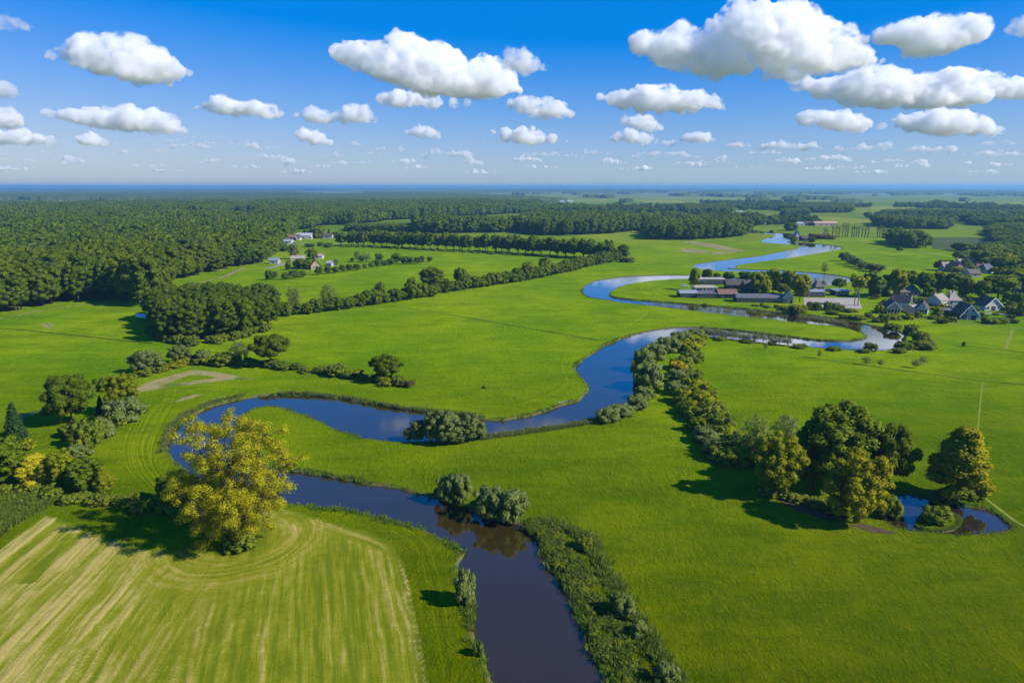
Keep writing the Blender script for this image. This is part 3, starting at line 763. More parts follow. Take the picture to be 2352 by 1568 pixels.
def row(keys, pts, step, hw, label, name, cat, group, jit=.25, rng=random.Random(3)):
    for x, y in along(pts, step):
        h, w = hw; k = rng.uniform(.75, 1.25)
        plant_at(rng.choice(keys), x + rng.gauss(0, jit * w), y + rng.gauss(0, jit * w), h * k, w * rng.uniform(.8, 1.2), label, name, cat, group)
row(['bush'], [(-10,1122),(100,1136),(190,1146),(260,1156),(340,1166),(420,1182),(478,1200)], 1.7, (1.9, 3.2), 'dark low bush in the hedge between the garden and the mown field', 'hedge_bush', 'bush', 'hedge below the garden trees')
# --- hedgerow across the meadow on the left
T_('willow_tree', 337, 802, 857, 60, 'spreading grey green willow at the left end of the meadow hedgerow', 'willow_tree')
T_('willow_tree', 413, 790, 834, 40, 'rounded silvery willow left of the russet bush', 'willow_tree')
T_('willow_bush', 467, 800, 832, 32, 'smaller silvery willow bush right of the russet bush', 'willow_bush')
T_('russet_bush', 440, 811, 828, 24, 'russet brown bush between two silvery willows')
T_('bush', 517, 808, 837, 54, 'dark wide bush in the middle of the meadow hedgerow')
T_('sparse', 553, 782, 835, 36, 'thin pale tree standing left of the dark meadow oak')
T_('lone_oak', 622, 766, 840, 76, 'dark round oak above the meadow hedgerow', 'oak_tree', idx=1)
T_('lone_oak', 887, 814, 876, 66, 'dark round oak near the river end of the meadow hedgerow', 'oak_tree', idx=0)
T_('bush', 775, 832, 863, 38, 'round green bush between the two dark oaks')
T_('bush', 917, 862, 883, 32, 'grey green bush right of the oak near the river')
T_('russet_bush', 936, 873, 888, 26, 'brownish scrub bush at the tip of the meadow hedgerow')
row(['bush', 'bush', 'olive_bush'], [(310,868),(350,858),(385,848),(430,838),(480,836),(530,836),(580,838),(640,847),(690,852),(730,856),(770,861),(800,865),(850,872),(900,880)], 3.0, (2.5, 4.4), 'low dark bush in the meadow hedgerow', 'hedge_bush', 'bush', 'bushes of the meadow hedgerow')
# --- willows by the water
for u, vt, vb, w, l in [(940,980,1013,22,'small willow sapling left of the riverside willow group'),(961,962,1013,34,'slim pointed willow beside the riverside willow group'),
        (997,946,1016,52,'left tree of the dense riverside willow group'),(1024,940,1018,60,'tallest tree in the dense riverside willow group'),(1052,972,1017,38,'low middle tree in the dense riverside willow group'),
        (1080,948,1013,48,'loose willow right of the dense riverside group'),(1102,964,1009,30,'last thin willow before the reeds on the near bank')]:
    T_('willow_tree', u, vt, vb, w, l, 'willow_tree')
T_('willow_bush', 1026, 1084, 1150, 42, 'rounded grey green willow on the river bend, left half of a pair', 'willow_bush')
T_('willow_bush', 1054, 1077, 1152, 44, 'rounded grey green willow on the river bend, right half of a pair', 'willow_bush')
T_('willow_bush', 1124, 1108, 1186, 64, 'left of two big joined dome shaped willows on the bank', 'willow_bush')
T_('willow_bush', 1176, 1112, 1194, 58, 'right of two big joined dome shaped willows on the bank', 'willow_bush')
T_('willow_bush', 1066, 1300, 1384, 44, 'upright willow bush on the mown field bank', 'willow_bush')
T_('weed', 1098, 1470, 1502, 24, 'low leafy bush on the mown field bank', 'bank_bush')
for u, vt, vb, w, l in [(1595,752,782,40,'farthest willow of the bank row at the river narrows'),(1562,757,792,42,'second farthest willow of the bank row'),(1532,768,808,44,'middle willow of the bank row on the bend'),
        (1506,782,826,46,'willow above the big round one on the bend'),(1478,794,850,44,'willow leaning over the water on the bend'),(1492,822,890,60,'big round olive tinted willow on the bend'),
        (1480,884,914,36,'small grey willow below the round olive one'),(1464,904,937,46,'dense low willow beside the small grey one'),(1427,924,954,46,'spreading willow scrub on the inner bank'),(1398,932,967,48,'last willow scrub before the reedy bank')]:
    T_('willow_bush', u, vt, vb, w, l, 'willow_bush')
# --- hedgerow on the right
T_('gold_bush', 1557, 824, 864, 38, 'golden yellow bush in the right hedgerow')
hz = [(1590,790,40,22),(1578,806,40,24),(1566,880,44,30),(1592,830,36,22),(1568,848,40,26),(1585,880,44,30),(1560,905,40,26),(1595,905,48,34),(1575,925,44,30),(1610,930,44,34),(1622,945,50,36),(1590,950,44,30),
      (1605,965,44,30),(1640,968,52,40),(1612,990,46,32),(1650,995,54,44),(1628,1012,48,30),(1668,1015,50,36),(1640,1035,48,30),(1690,1040,54,40),(1660,1055,50,32),(1710,1060,48,36),(1680,1066,46,28)]
for i, (u, vb, w, h) in enumerate(hz):
    T_(PR.choice(['bush', 'olive_bush', 'bush', 'olive_bush', 'willow_bush']), u, vb - h * 1.2, vb, w * 1.25, 'bushy shrub in the long right hedgerow running to the pond trees', 'hedge_bush', 'bush', 'shrubs of the right hedgerow')
T_('sparse', 1733, 953, 1060, 68, 'thin grey green tree at the hedgerow end of the pond clump', idx=0)
T_('olive', 1779, 985, 1140, 100, 'olive green tree at the left front of the pond clump', idx=0)
T_('sparse', 1805, 950, 1020, 56, 'bare branched tree behind the pond clump', idx=1)
T_('green', 1865, 962, 1118, 84, 'slender green tree on pale stems left inside the pond clump', idx=1)
T_('green', 1920, 919, 1118, 160, 'tallest broad green tree in the middle of the pond clump', idx=0)
T_('oak', 2038, 966, 1122, 98, 'very dark green tree at the right of the pond clump', idx=0)
T_('amber', 1962, 1030, 1200, 122, 'golden olive tree standing in front of the pond clump', idx=0)
T_('amber', 2197, 966, 1148, 138, 'lone golden green tree on the far side of the pond', idx=1)
T_('bush', 2038, 1132, 1184, 50, 'bush at the left shore of the pond')
T_('bush', 2150, 1160, 1199, 54, 'bush covering the small island in the pond', z=0)
for u, vb, w, h in [(1840,1150,40,14),(1870,1160,50,18),(1815,1145,40,16),(1760,1135,40,12),(1900,1168,50,14),(2170,1150,60,18),(2225,1140,50,14)]:
    T_('bush', u, vb - h, vb, w, 'low shrub in the shade beneath the pond clump trees', 'hedge_bush', 'bush', 'undergrowth shrubs by the pond')
# --- rank growth on the near right bank
rr = random.Random(8)
inner = [(1205,1205),(1228,1226),(1256,1260),(1282,1308),(1310,1356),(1340,1415),(1368,1475),(1392,1530),(1410,1580),(1432,1650)]
outer_e = [(1225,1200),(1275,1215),(1345,1245),(1362,1295),(1395,1345),(1432,1405),(1470,1470),(1505,1530),(1545,1580),(1590,1650)]
ia, oa = np.array([P(*p) for p in inner]), np.array([P(*p) for p in outer_e])
SCRUB = []
for k in range(150):
    f = rr.random() * 8.95; i = int(f); t = f - i; g = rr.random() * .68
    a = ia[i] * (1 - t) + ia[i + 1] * t; b = oa[i] * (1 - t) + oa[i + 1] * t
    q = a * (1 - g) + b * g; q = q if rr.random() < .82 else q; SCRUB.append((q[0], q[1]))
for (x, y) in SCRUB:
    plant_at(rr.choice(['weed', 'weed', 'weed', 'weed', 'bush', 'olive_bush']), x, y, rr.uniform(.4, 1.0), rr.uniform(1.1, 2.2), 'leafy shrub in the rank growth along the near right bank', 'bank_bush', 'bush', 'rank growth on the near right bank')
for u, vt, vb, w, l in [(1430,1358,1412,46,'pale grey willow shoot rising from the near bank growth'),(1466,1424,1460,34,'smaller grey willow shoot lower on the near bank'),(1528,1516,1572,44,'grey willow shoot at the lower picture edge'),(1342,1228,1262,34,'dark bush at the top end of the near bank growth')]:
    T_('willow_bush' if 'grey' in l else 'bush', u, vt, vb, w, l, 'bank_bush', 'bush')

# --- reeds and weeds along the water: uncountable
def tufts(name, spots, mat, hgt, blades=14, width=.05, spread=.35):
    rng = np.random.default_rng(len(spots)); n = len(spots)
    sp = np.array(spots); b = np.repeat(sp, blades, 0)
    m = len(b); h = np.repeat(rng.uniform(.6, 1.3, n), blades) * hgt * rng.uniform(.6, 1.2, m)
    if sp.shape[1] == 3: h = h * b[:, 2]
    a = rng.uniform(0, 6.283, m); r = spread * np.sqrt(rng.random(m)); le = rng.uniform(.1, .55, m) * h
    x0, y0 = b[:, 0] + np.cos(a) * r, b[:, 1] + np.sin(a) * r
    th = rng.uniform(0, 6.283, m); dx, dy = np.cos(th) * width, np.sin(th) * width
    V = np.stack([np.c_[x0 - dx, y0 - dy, np.full(m, -.15)], np.c_[x0 + dx, y0 + dy, np.full(m, -.15)],
                  np.c_[x0 + np.cos(a) * le * .5 + dx, y0 + np.sin(a) * le * .5 + dy, h * .7], np.c_[x0 + np.cos(a) * le, y0 + np.sin(a) * le, h]], 1).reshape(-1, 3)
    return tag(obj(name, mesh_np(name, V, np.arange(m * 4).reshape(m, 4), None, [mat])), kind='stuff')
def bank_spots(line, side, lo, hi, dens, dmax, seed, amp=True):
    rng = np.random.default_rng(seed); a = np.array(line); t = np.gradient(a, axis=0); L = np.linalg.norm(t, axis=1, keepdims=True) + 1e-9
    nn = np.c_[-t[:, 1:2], t[:, 0:1]] / L * side; out = []
    seg = np.linalg.norm(np.diff(a, axis=0), axis=1)
    for i in range(len(a) - 1):
        if np.hypot(*a[i]) > dmax: continue
        patch = vnoise(np.array([i * .21]), np.array([seed * 1.0]), 3)[0]
        k = rng.poisson(seg[i] * dens * (.25 + 1.6 * max(0, patch - .3)))
        for _ in range(k):
            f = rng.random(); q = a[i] * (1 - f) + a[i + 1] * f + nn[i] * rng.uniform(lo, hi)
            out.append((q[0], q[1], rng.uniform(.5, 1.0) * (.5 + patch) * (1.0 if np.hypot(*a[i]) < 220 else .5)))
    return out
sp = bank_spots(left_bank, -1, -.9, .55, 3.2, 420, 1) + bank_spots(right_bank, 1, -.9, .55, 3.2, 420, 2)
tufts('bank_weeds', sp, LM['weed'], .55, 16, .06, .5)
def strip_spots(pts_a, pts_b, n, seed):
    rng = np.random.default_rng(seed); A = np.array([P(*p) for p in pts_a]); B = np.array([P(*p) for p in pts_b]); out = []
    for _ in range(n):
        f = rng.random() * (len(A) - 1.001); i = int(f); t = f - i; g = rng.random()
        q = (A[i] * (1 - t) + A[i + 1] * t) * (1 - g) + (B[i] * (1 - t) + B[i + 1] * t) * g
        out.append((q[0], q[1], rng.uniform(.6, 1.2)))
    return out
rs = strip_spots([(1105,1003),(1160,996),(1240,986),(1300,977),(1345,969),(1395,956)], [(1105,1010),(1160,1003),(1240,992),(1300,983),(1345,976),(1400,964)], 520, 5)
rs += strip_spots([(640,905),(700,905),(780,912),(840,922),(920,937),(1000,945),(1060,952),(1110,960)], [(640,902.5),(700,903),(780,909.5),(840,919.5),(920,934),(1000,942),(1060,949),(1110,957)], 260, 6)
rs += strip_spots([(372,1040),(386,1005),(400,978),(430,953),(490,926),(560,909)], [(366,1040),(380,1003),(395,974),(425,948),(487,922),(558,906)], 300, 7)
tufts('reeds', rs, LM['reed'], .80, 20, .06, .55)
rs2 = strip_spots([(1830,728),(1860,732),(1900,738),(1950,748)], [(1835,724),(1870,728),(1910,734),(1945,743)], 170, 8)
rs2 += strip_spots([(1500,700),(1600,706),(1700,716),(1800,726)], [(1500,698.5),(1600,704.5),(1700,714),(1800,724)], 60, 9)
tufts('river_reeds', rs2, LM['reed'], 1.1, 12, .08, .8)
rs3 = strip_spots([(-20,1140),(30,1136),(80,1140),(125,1150)], [(-20,1245),(20,1215),(60,1190),(105,1165)], 1500, 11)
tufts('rough_grass', rs3, LM['weed'], .9, 18, .07, .6)
rs4 = strip_spots([(1230,1195),(1345,1240),(1395,1340),(1470,1465),(1550,1580)], [(1260,1195),(1360,1235),(1415,1335),(1492,1458),(1575,1575)], 500, 12) + [(x, y, .9) for x, y in SCRUB for _ in range(4)]
rs4 = [(x + rr.gauss(0, .6), y + rr.gauss(0, .6), k) for x, y, k in rs4]
tufts('tall_grass', rs4, LM['weed'], .95, 18, .06, .6)
ps = [(x + rr.gauss(0, .4), y + rr.gauss(0, .4), rr.uniform(.4, 1)) for x, y in pond_poly for _ in range(3)] + [(x, y, .6) for x, y in isle_poly for _ in range(4)]
tufts('pond_weeds', ps, LM['weed'], .4, 14, .06, .5)

# ------------------------------------------------------------------ groves, rows and woods
def scatter(poly_px, step, seed, world=False):
    rng = np.random.default_rng(seed)
    poly = poly_px if world else [P(*p) for p in poly_px]
    a = np.array(poly); x0, y0 = a.min(0); x1, y1 = a.max(0)
    gx, gy = np.meshgrid(np.arange(x0, x1, step), np.arange(y0, y1, step * .87))
    gx = gx + (np.arange(gx.shape[0]) % 2)[:, None] * step / 2
    gx = gx.ravel() + rng.uniform(-.33, .33, gx.size) * step; gy = gy.ravel() + rng.uniform(-.33, .33, gy.size) * step
    m = inside(gx, gy, poly); return np.c_[gx[m], gy[m]]
GROVE = [(338,738),(352,760),(386,782),(430,789),(500,783),(560,772),(612,752),(633,733),(600,722),(450,720),(375,722)]
for x, y in scatter(GROVE, 6.6, 3):
    edge = PR.random() < .15
    h = PR.uniform(13.5, 17.5)
    plant_at('green' if PR.random() < .25 else 'tall', x, y, h, PR.uniform(8.5, 11.5), 'leafy dark green tree packed in the oval grove beside the forest corner', 'grove_tree', 'tree', 'trees of the oval grove')
row(['bush'], [(352,764),(388,785),(432,792),(502,786),(562,775),(614,754)], 3.2, (3.4, 4.6), 'dark shrub along the sunny foot of the oval grove', 'shrub', 'shrub', 'shrubs at the foot of the oval grove')
# long diagonal hedge of trees
hl = [(633,726),(700,722),(784,710),(884,695),(951,687),(991,677),(1084,662),(1184,647),(1284,629),(1351,612),(1417,599)]
for i, (x, y) in enumerate(along(hl, 4.9)):
    k = PR.uniform(.8, 1.25)
    plant_at('hedge' if PR.random() < .7 else 'field', x + PR.gauss(0, .8), y + PR.gauss(0, .8), (6.3 + 2.2 * i / 60) * k, 7.2 * PR.uniform(.85, 1.2), 'bushy green tree in the long diagonal hedge across the meadows', 'hedge_tree', 'tree', 'trees of the diagonal hedge')
T_('tall', 991, 608, 676, 50, 'tallest tree of the diagonal hedge, broad and dark', 'hedge_tree', idx=0)
T_('village', 946, 637, 688, 30, 'tall dark tree standing left of the tallest tree of the diagonal hedge', 'hedge_tree')
T_('village', 1059, 614, 660, 32, 'dark tree rising behind the diagonal hedge, right of its tallest tree', 'hedge_tree')
T_('village', 874, 648, 692, 24, 'dark tree sticking out of the left part of the diagonal hedge', 'hedge_tree')
T_('village', 1211, 601, 644, 28, 'dark round tree rising over the right part of the diagonal hedge', 'hedge_tree')
T_('village', 1252, 590, 634, 26, 'dark round tree near the avenue end of the diagonal hedge', 'hedge_tree')
T_('sparse', 677, 656, 714, 34, 'pale thin tree at the left end of the diagonal hedge', idx=0)
T_('sparse', 755, 650, 706, 30, 'pale thin tree second from the left in the diagonal hedge', idx=1)
# row of small round trees on the meadow
for zx, zt, zb, w in [(30,712,850,70),(105,715,836,80),(260,735,842,80),(380,700,826,110),(500,710,806,90),(725,650,776,85),(845,650,762,80),(950,665,750,85),(1048,635,737,72),(1140,625,717,78),(1250,620,712,90),(1350,625,692,60),(1440,605,682,60),
                      (1535,560,662,92),(1625,570,652,72),(1715,550,640,90),(1550,478,600,100),(1790,480,622,112),(1910,520,628,95),(1985,530,628,80),(2085,525,622,85),(2140,515,606,62)]:
    T_('field', 612.5 + zx / 6, 502 + zt / 6, 502 + zb / 6, w / 6 * 1.1, 'small round dark tree in the neat row across the meadow by the farm', 'field_tree', 'tree', 'row of round meadow trees')
T_('field', 612.5 + 2245 / 6, 502 + 520 / 6, 502 + 602 / 6, 11, 'lone small round tree off the end of the meadow row', 'field_tree')
for zx, zt, zb, w, k, l in [(380,330,560,120,'willow_tree','spreading willow beside the farm at the forest edge'),(630,392,560,150,'olive','loose yellow green tree above the farm shed'),(300,600,706,80,'hedge','dark tree against the farmhouse'),
        (480,545,690,180,'hedge','wide dark tree behind the farmhouse'),(570,560,690,150,'hedge','dark tree right of the farmhouse yard'),(960,545,650,70,'sparse','thin pale tree right of the farm'),(1180,540,590,50,'field','small tree in the farm orchard'),
        (1255,440,600,110,'sparse','left leafless looking tree in the farm orchard'),(1380,468,605,110,'sparse','right leafless looking tree in the farm orchard'),(1310,500,600,60,'olive','olive tree between the two leafless orchard trees'),
        (240,345,450,110,'hedge','dark hedge tree by the road at the forest edge'),(600,340,390,120,'hedge','dark tree on the road past the white shed'),(740,320,380,70,'hedge','tree on the road left of the avenue'),(850,330,398,110,'hedge','dark tree at the start of the avenue'),
        (700,110,270,170,'hedge','tree in front of the white roofed houses'),(860,135,250,70,'conifer','dark pointed tree by the white roofed houses'),(560,150,240,120,'hedge','tree right of the long white shed'),(940,180,230,70,'hedge','round tree behind the avenue start')]:
    T_(k, 612.5 + zx / 6, 502 + zt / 6, 502 + zb / 6, w / 6, l)
# the avenue
av = [(786,566),(834,566),(900,569),(1017,575),(1151,581),(1284,590),(1400,599)]
for i, (x, y) in enumerate(along(av, 8.4)):
    for k in range(2 if i % 3 else 1):
        plant_at('avenue', x + PR.gauss(0, 1.0), y + k * 12 + PR.gauss(0, 1.5), PR.uniform(14.5, 18.5), PR.uniform(8.5, 11.5), 'tall dark tree in the avenue between the two meadows', 'avenue_tree', 'tree', 'trees of the avenue')
row(['bush'], [(786,568),(834,568),(1017,577),(1284,592),(1400,601)], 8, (2.2, 4.5), 'low dark bush at the foot of the avenue', 'avenue_bush', 'bush', 'bushes under the avenue')
T_('avenue', 1432, 560, 597, 26, 'separate round tree ending the avenue', 'avenue_tree')
T_('bush', 1440, 588, 602, 30, 'bush at the ditch below the end of the avenue')
# bare poplars
for zx, zt in [(975,385),(990,395),(1030,365),(1055,360),(1075,375),(1100,350),(1120,355),(1135,352),(1165,370),(1180,365),(1195,375),(1210,370),(1235,380),(1255,385),(1275,370),(1340,375),(1355,365),(1372,372),(1385,380),(1400,390)]:
    T_('poplar_bare', 1568 + zx / 3, 392 + zt / 3, 392 + (462 - PR.uniform(0, 8)) / 3, 5.5, 'tall thin bare poplar in the row across the far meadow', 'poplar_tree', 'tree', 'row of thin far poplars')
# scattered far trees and the willow row
for u, vt, vb, w, k, l in [(2060,521,545,23,'hedge','round dark tree right of the thin poplars'),(1816,511,530,30,'hedge','round dark tree on the far meadow before the long barn'),(1731,504,513,12,'hedge','small round tree beside the far wood'),
        (1772,528,537,8,'field','tiny round tree by the upper river reach'),(1097,500,511,16,'hedge','round tree alone on the far pasture'),(1124,503,508,8,'field','tiny tree right of the round pasture tree'),(2209,556,576,36,'hedge','spreading tree at the edge of the dark marsh field'),
        (2132,546,564,18,'sparse','thin tree at the edge of the small meadow wood'),(1940,577,600,24,'willow_tree','topmost willow of the short meadow row'),(1954,584,607,24,'willow_tree','second willow of the short meadow row'),
        (1968,591,613,26,'willow_tree','third willow of the short meadow row'),(1985,601,618,28,'willow_tree','fourth willow of the short meadow row'),(2010,604,624,38,'willow_tree','lowest and widest willow of the short meadow row'),
        (1893,600,634,12,'sparse','thin leaning sapling by the river bend'),(2066,566,578,12,'field','small tree at the end of the far field track')]:
    T_(k, u, vt, vb, w, l)
for u, w in [(1614,22),(1626,18),(1640,24),(1655,20),(1668,24),(1684,20),(1698,22),(1715,24),(1733,18),(1752,24),(1772,20),(1790,26),(1808,24)]:
    vb = 776 + (u - 1650) * .11; T_('sparse', u, vb - PR.uniform(18, 27), vb, w, 'thin pale sapling on the river bank in front of the meadow tongue', 'sapling', 'tree', 'saplings along the river bank')
row(['bush'], [(1600,774),(1660,780),(1740,789),(1830,797),(1900,803),(1990,808),(2050,806)], 9, (1.7, 4.6), 'low dark bush along the river bank below the meadow tongue', 'bank_bush', 'bush', 'bushes on the river bank')

# woods
WOODS = [
 [(1485,547),(1502,551),(1600,551),(1700,545),(1722,538),(1700,526),(1600,521),(1500,527)],
 [(1186,533),(1235,541),(1300,541),(1400,537),(1490,529),(1488,517),(1390,508),(1230,510),(1195,522)],
 [(955,535),(1060,536),(1180,533),(1180,525),(955,526)],
 [(2010,520),(2080,526),(2180,526),(2182,518),(2100,513),(2010,512)],
 [(2030,499),(2240,500),(2360,499),(2360,495),(2030,494)],
 [(2235,518),(2360,521),(2360,511),(2240,511)],
 [(2268,542),(2290,560),(2310,575),(2420,600),(2420,522),(2275,527)],
 [(2046,560),(2080,569),(2128,573),(2126,564),(2085,556),(2050,553)],
 [(1568,488),(1640,490),(1682,488),(1630,478),(1568,478)],
 [(1790,484),(1870,489),(1952,488),(1957,479),(1880,473),(1800,473)],
 [(1800,498),(1852,497),(1850,490),(1800,491)],
 [(1250,488),(1385,489),(1383,482),(1250,482)],
 [(2236,596),(2290,618),(2362,640),(2420,640),(2420,596),(2300,575),(2240,584)],
 [(2300,660),(2362,668),(2400,690),(2400,640),(2310,636)],
 [(800,532),(950,533),(950,526),(800,526)],
]
FOREST = [(-330,760),(-200,745),(0,724),(100,705),(180,694),(250,687),(300,698),(338,708),(358,690),(390,656),(433,640),(500,623),(540,613),(600,607),(632,590),(646,564),(660,546),(684,528),(784,520),(900,506),(1000,501),(1092,495),(1200,490),(1236,484),(1240,474),(1180,470),(700,468),(-500,468),(-700,640)]
pts, hs_ = [], []
fp = scatter(FOREST, 9.0, 11)
fa = np.array(fp); ang = np.abs(fa[:, 0] / fa[:, 1]); fa = fa[ang < .86]
dist = np.hypot(fa[:, 0], fa[:, 1])
glade = (vnoise(fa[:, 0] / 90, fa[:, 1] / 120, 5) > .78) & (dist > 600)
fa = fa[~glade]
hh = 17 + 8 * vnoise(fa[:, 0] / 40, fa[:, 1] / 40, 8) + np.random.default_rng(1).uniform(-2.5, 2.5, len(fa))
ALLP = [np.c_[fa, hh]]
for i, w in enumerate(WOODS):
    q = scatter(w, 8.6, 50 + i)
    if i == 6 or i >= 12: h = PR.uniform(9, 12)
    else: h = PR.uniform(17, 20) if i < 3 else PR.uniform(12, 15)
    ALLP.append(np.c_[q, h * np.random.default_rng(i).uniform(.8, 1.15, len(q))])
for u, v in [(1500,470),(1540,462),(1330,470),(1420,462)]: pass
# nearest of the forest stand as trees of their own, the rest as one forest
F = ALLP[0]; d = np.hypot(F[:, 0], F[:, 1]); vis = np.abs(F[:, 0] / F[:, 1]) < .80
# sort by closeness to the viewer, keeping to what the front of the forest shows
order = np.argsort(np.where(vis, d, 9e9)); near = order[:270]; rest = np.setdiff1d(np.arange(len(F)), near)
fm = []
for (tm, cm, h0, w0), lf in [(LIB['tall'][k % 3], lf) for k, lf in enumerate(['forest', 'forest', 'forest', 'forest', 'green', 'oak', 'oak'])]:
    bmx = bmesh.new(); bmx.from_mesh(cm); n0 = len(bmx.faces); bmx.from_mesh(tm)
    bmx.faces.ensure_lookup_table()
    for f in bmx.faces[n0:]: f.material_index = 1
    me = bpy.data.meshes.new('forest_tree'); me.materials.append(LM[lf]); me.materials.append(M['bark']); bmx.to_mesh(me); bmx.free(); fm.append((me, h0, w0))
for i in near:
    x, y, h = F[i]; me, h0, w0 = fm[PR.randrange(7)]; big = PR.random() < .3; w = PR.uniform(14, 18) if big else PR.uniform(9.5, 13); h = h + (3 if big else PR.uniform(-4, 0))
    front = False
    tag(obj('forest_tree', me, None, (x, y, 0), PR.uniform(0, 6.28), (w / w0, w / w0, h / h0)), 'dark green broadleaf tree in the dense forest left of the oval grove', 'tree', 'trees of the big forest')
wn_ = 0
rest_pts = [F[rest]]
for i, A in enumerate(ALLP[1:]):
    dd = np.hypot(A[:, 0], A[:, 1])
    if i in (0, 1):                        # the two round woods: their front trees stand on their own
        o = np.argsort(A[:, 1]); k = 34 if i == 0 else 40
        for j in o[:k]:
            x, y, h = A[j]; me, h0, w0 = fm[PR.randrange(3)]; w = PR.uniform(10, 13)
            tag(obj('wood_tree', me, None, (x, y, 0), PR.uniform(0, 6.28), (w / w0, w / w0, h / h0)),
                'dark tree at the front of the dome shaped far wood' if i == 0 else 'dark tree at the front of the long far wood left of the dome shaped one', 'tree', 'front trees of the dome shaped wood' if i == 0 else 'front trees of the long far wood')
        rest_pts.append(A[o[k:]])
    elif i in (6, 12, 13):
        for x, y, h in A:
            if abs(x / y) > .765 or math.hypot(x, y) > 760: rest_pts.append(np.array([[x, y, h]])); continue
            plant_at('village' if PR.random() < .7 else 'olive_village', x, y, h, PR.uniform(9, 12), 'green tree in the wooded edge of the village at the right picture edge', 'village_tree', 'tree', 'trees at the wooded village edge')
    else: rest_pts.append(A)
B = np.concatenate(rest_pts)
def forest_object(name, pts, sources):
    me = bpy.data.meshes.new(name); me.vertices.add(len(pts))
    co = np.c_[pts[:, :2], np.zeros(len(pts))].astype(np.float32); me.vertices.foreach_set('co', co.ravel())
    rng = np.random.default_rng(6); n = len(pts)
    set_attr(me, 'tall', pts[:, 2] / 19.0); set_attr(me, 'wide', np.where(rng.random(n) < .3, rng.uniform(1.4, 1.9, n), rng.uniform(.9, 1.25, n))); set_attr(me, 'turn', rng.uniform(0, 6.283, n))
    a = me.attributes.new('kind_index', 'INT', 'POINT'); a.data.foreach_set('value', rng.integers(0, len(sources), n).astype(np.int32))
    o = obj(name, me); ng = bpy.data.node_groups.new(name, 'GeometryNodeTree')
    ng.interface.new_socket('Geometry', in_out='INPUT', socket_type='NodeSocketGeometry'); ng.interface.new_socket('Geometry', in_out='OUTPUT', socket_type='NodeSocketGeometry')
    N, Lk = ng.nodes, ng.links
    gi, go = N.new('NodeGroupInput'), N.new('NodeGroupOutput')
    g2i = N.new('GeometryNodeGeometryToInstance')
    for s in reversed(sources):
        oi = N.new('GeometryNodeObjectInfo'); oi.inputs['Object'].default_value = s; oi.inputs['As Instance'].default_value = False; oi.transform_space = 'ORIGINAL'
        Lk.new(oi.outputs['Geometry'], g2i.inputs[0])
    iop = N.new('GeometryNodeInstanceOnPoints'); iop.inputs['Pick Instance'].default_value = True
    Lk.new(gi.outputs[0], iop.inputs['Points']); Lk.new(g2i.outputs[0], iop.inputs['Instance'])
    def at(nm, typ):
        q = N.new('GeometryNodeInputNamedAttribute'); q.data_type = typ; q.inputs['Name'].default_value = nm; return q.outputs['Attribute']
    Lk.new(at('kind_index', 'INT'), iop.inputs['Instance Index'])
    c1 = N.new('ShaderNodeCombineXYZ'); Lk.new(at('turn', 'FLOAT'), c1.inputs[2])
    e2r = N.new('FunctionNodeEulerToRotation'); Lk.new(c1.outputs[0], e2r.inputs[0]); Lk.new(e2r.outputs[0], iop.inputs['Rotation'])
    c2 = N.new('ShaderNodeCombineXYZ'); w = at('wide', 'FLOAT'); Lk.new(w, c2.inputs[0]); Lk.new(w, c2.inputs[1]); Lk.new(at('tall', 'FLOAT'), c2.inputs[2]); Lk.new(c2.outputs[0], iop.inputs['Scale'])
    Lk.new(iop.outputs[0], go.inputs[0])
    md = o.modifiers.new('trees', 'NODES'); md.node_group = ng
    return tag(o, kind='stuff')
# the lighter trees the forest repeats are three of its own at the back
src = []
far_ix = np.argsort(np.hypot(B[:, 0], B[:, 1]) + (np.abs(B[:, 0] / B[:, 1]) > .7) * 9e9)[:6]
for k, lf in enumerate(['forest', 'forest', 'forest', 'green', 'oak', 'forest']):
    tm, cm, h0, w0 = LIB['forest_far'][k % 3]
    bmx = bmesh.new(); bmx.from_mesh(cm); n0 = len(bmx.faces); bmx.from_mesh(tm); bmx.faces.ensure_lookup_table()
    for f in bmx.faces[n0:]: f.material_index = 1
    me = bpy.data.meshes.new('forest_tree'); me.materials.append(LM[lf]); me.materials.append(M['bark']); bmx.to_mesh(me); bmx.free()
    x, y, h = B[far_ix[k]]
    src.append(tag(obj('forest_tree', me, None, (x, y, 0), 0), 'dark green broadleaf tree in the dense forest left of the oval grove', 'tree', 'trees of the big forest'))
B = np.delete(B, far_ix, 0)
B = B[np.hypot(B[:, 0], B[:, 1]) < 2300]
forest_object('forest', B, src)
rw = np.random.default_rng(41); fwp = []
for k in range(46):                        # hedgerows and copses of the open country
    y = 1050 * math.exp(rw.uniform(0, math.log(2600 / 1050))); a = rw.uniform(.02, .78); x = a * y
    if y < 1250 and .33 < a < .60: continue
    if y < 1500 and .33 < a < .45: continue
    L = rw.uniform(40, 260); th = rw.normal() * .22; d = rw.integers(1, 3) if rw.random() < .75 else rw.integers(3, 7)
    for j in range(int(L / 8)):
        for m in range(d):
            if rw.random() < .12: continue
            fwp.append((x + math.cos(th) * j * 8 + rw.normal() * 2, y + math.sin(th) * j * 8 + m * 8 + rw.normal() * 2, rw.uniform(8, 17)))
forest_object('far_woods', np.array(fwp), src)

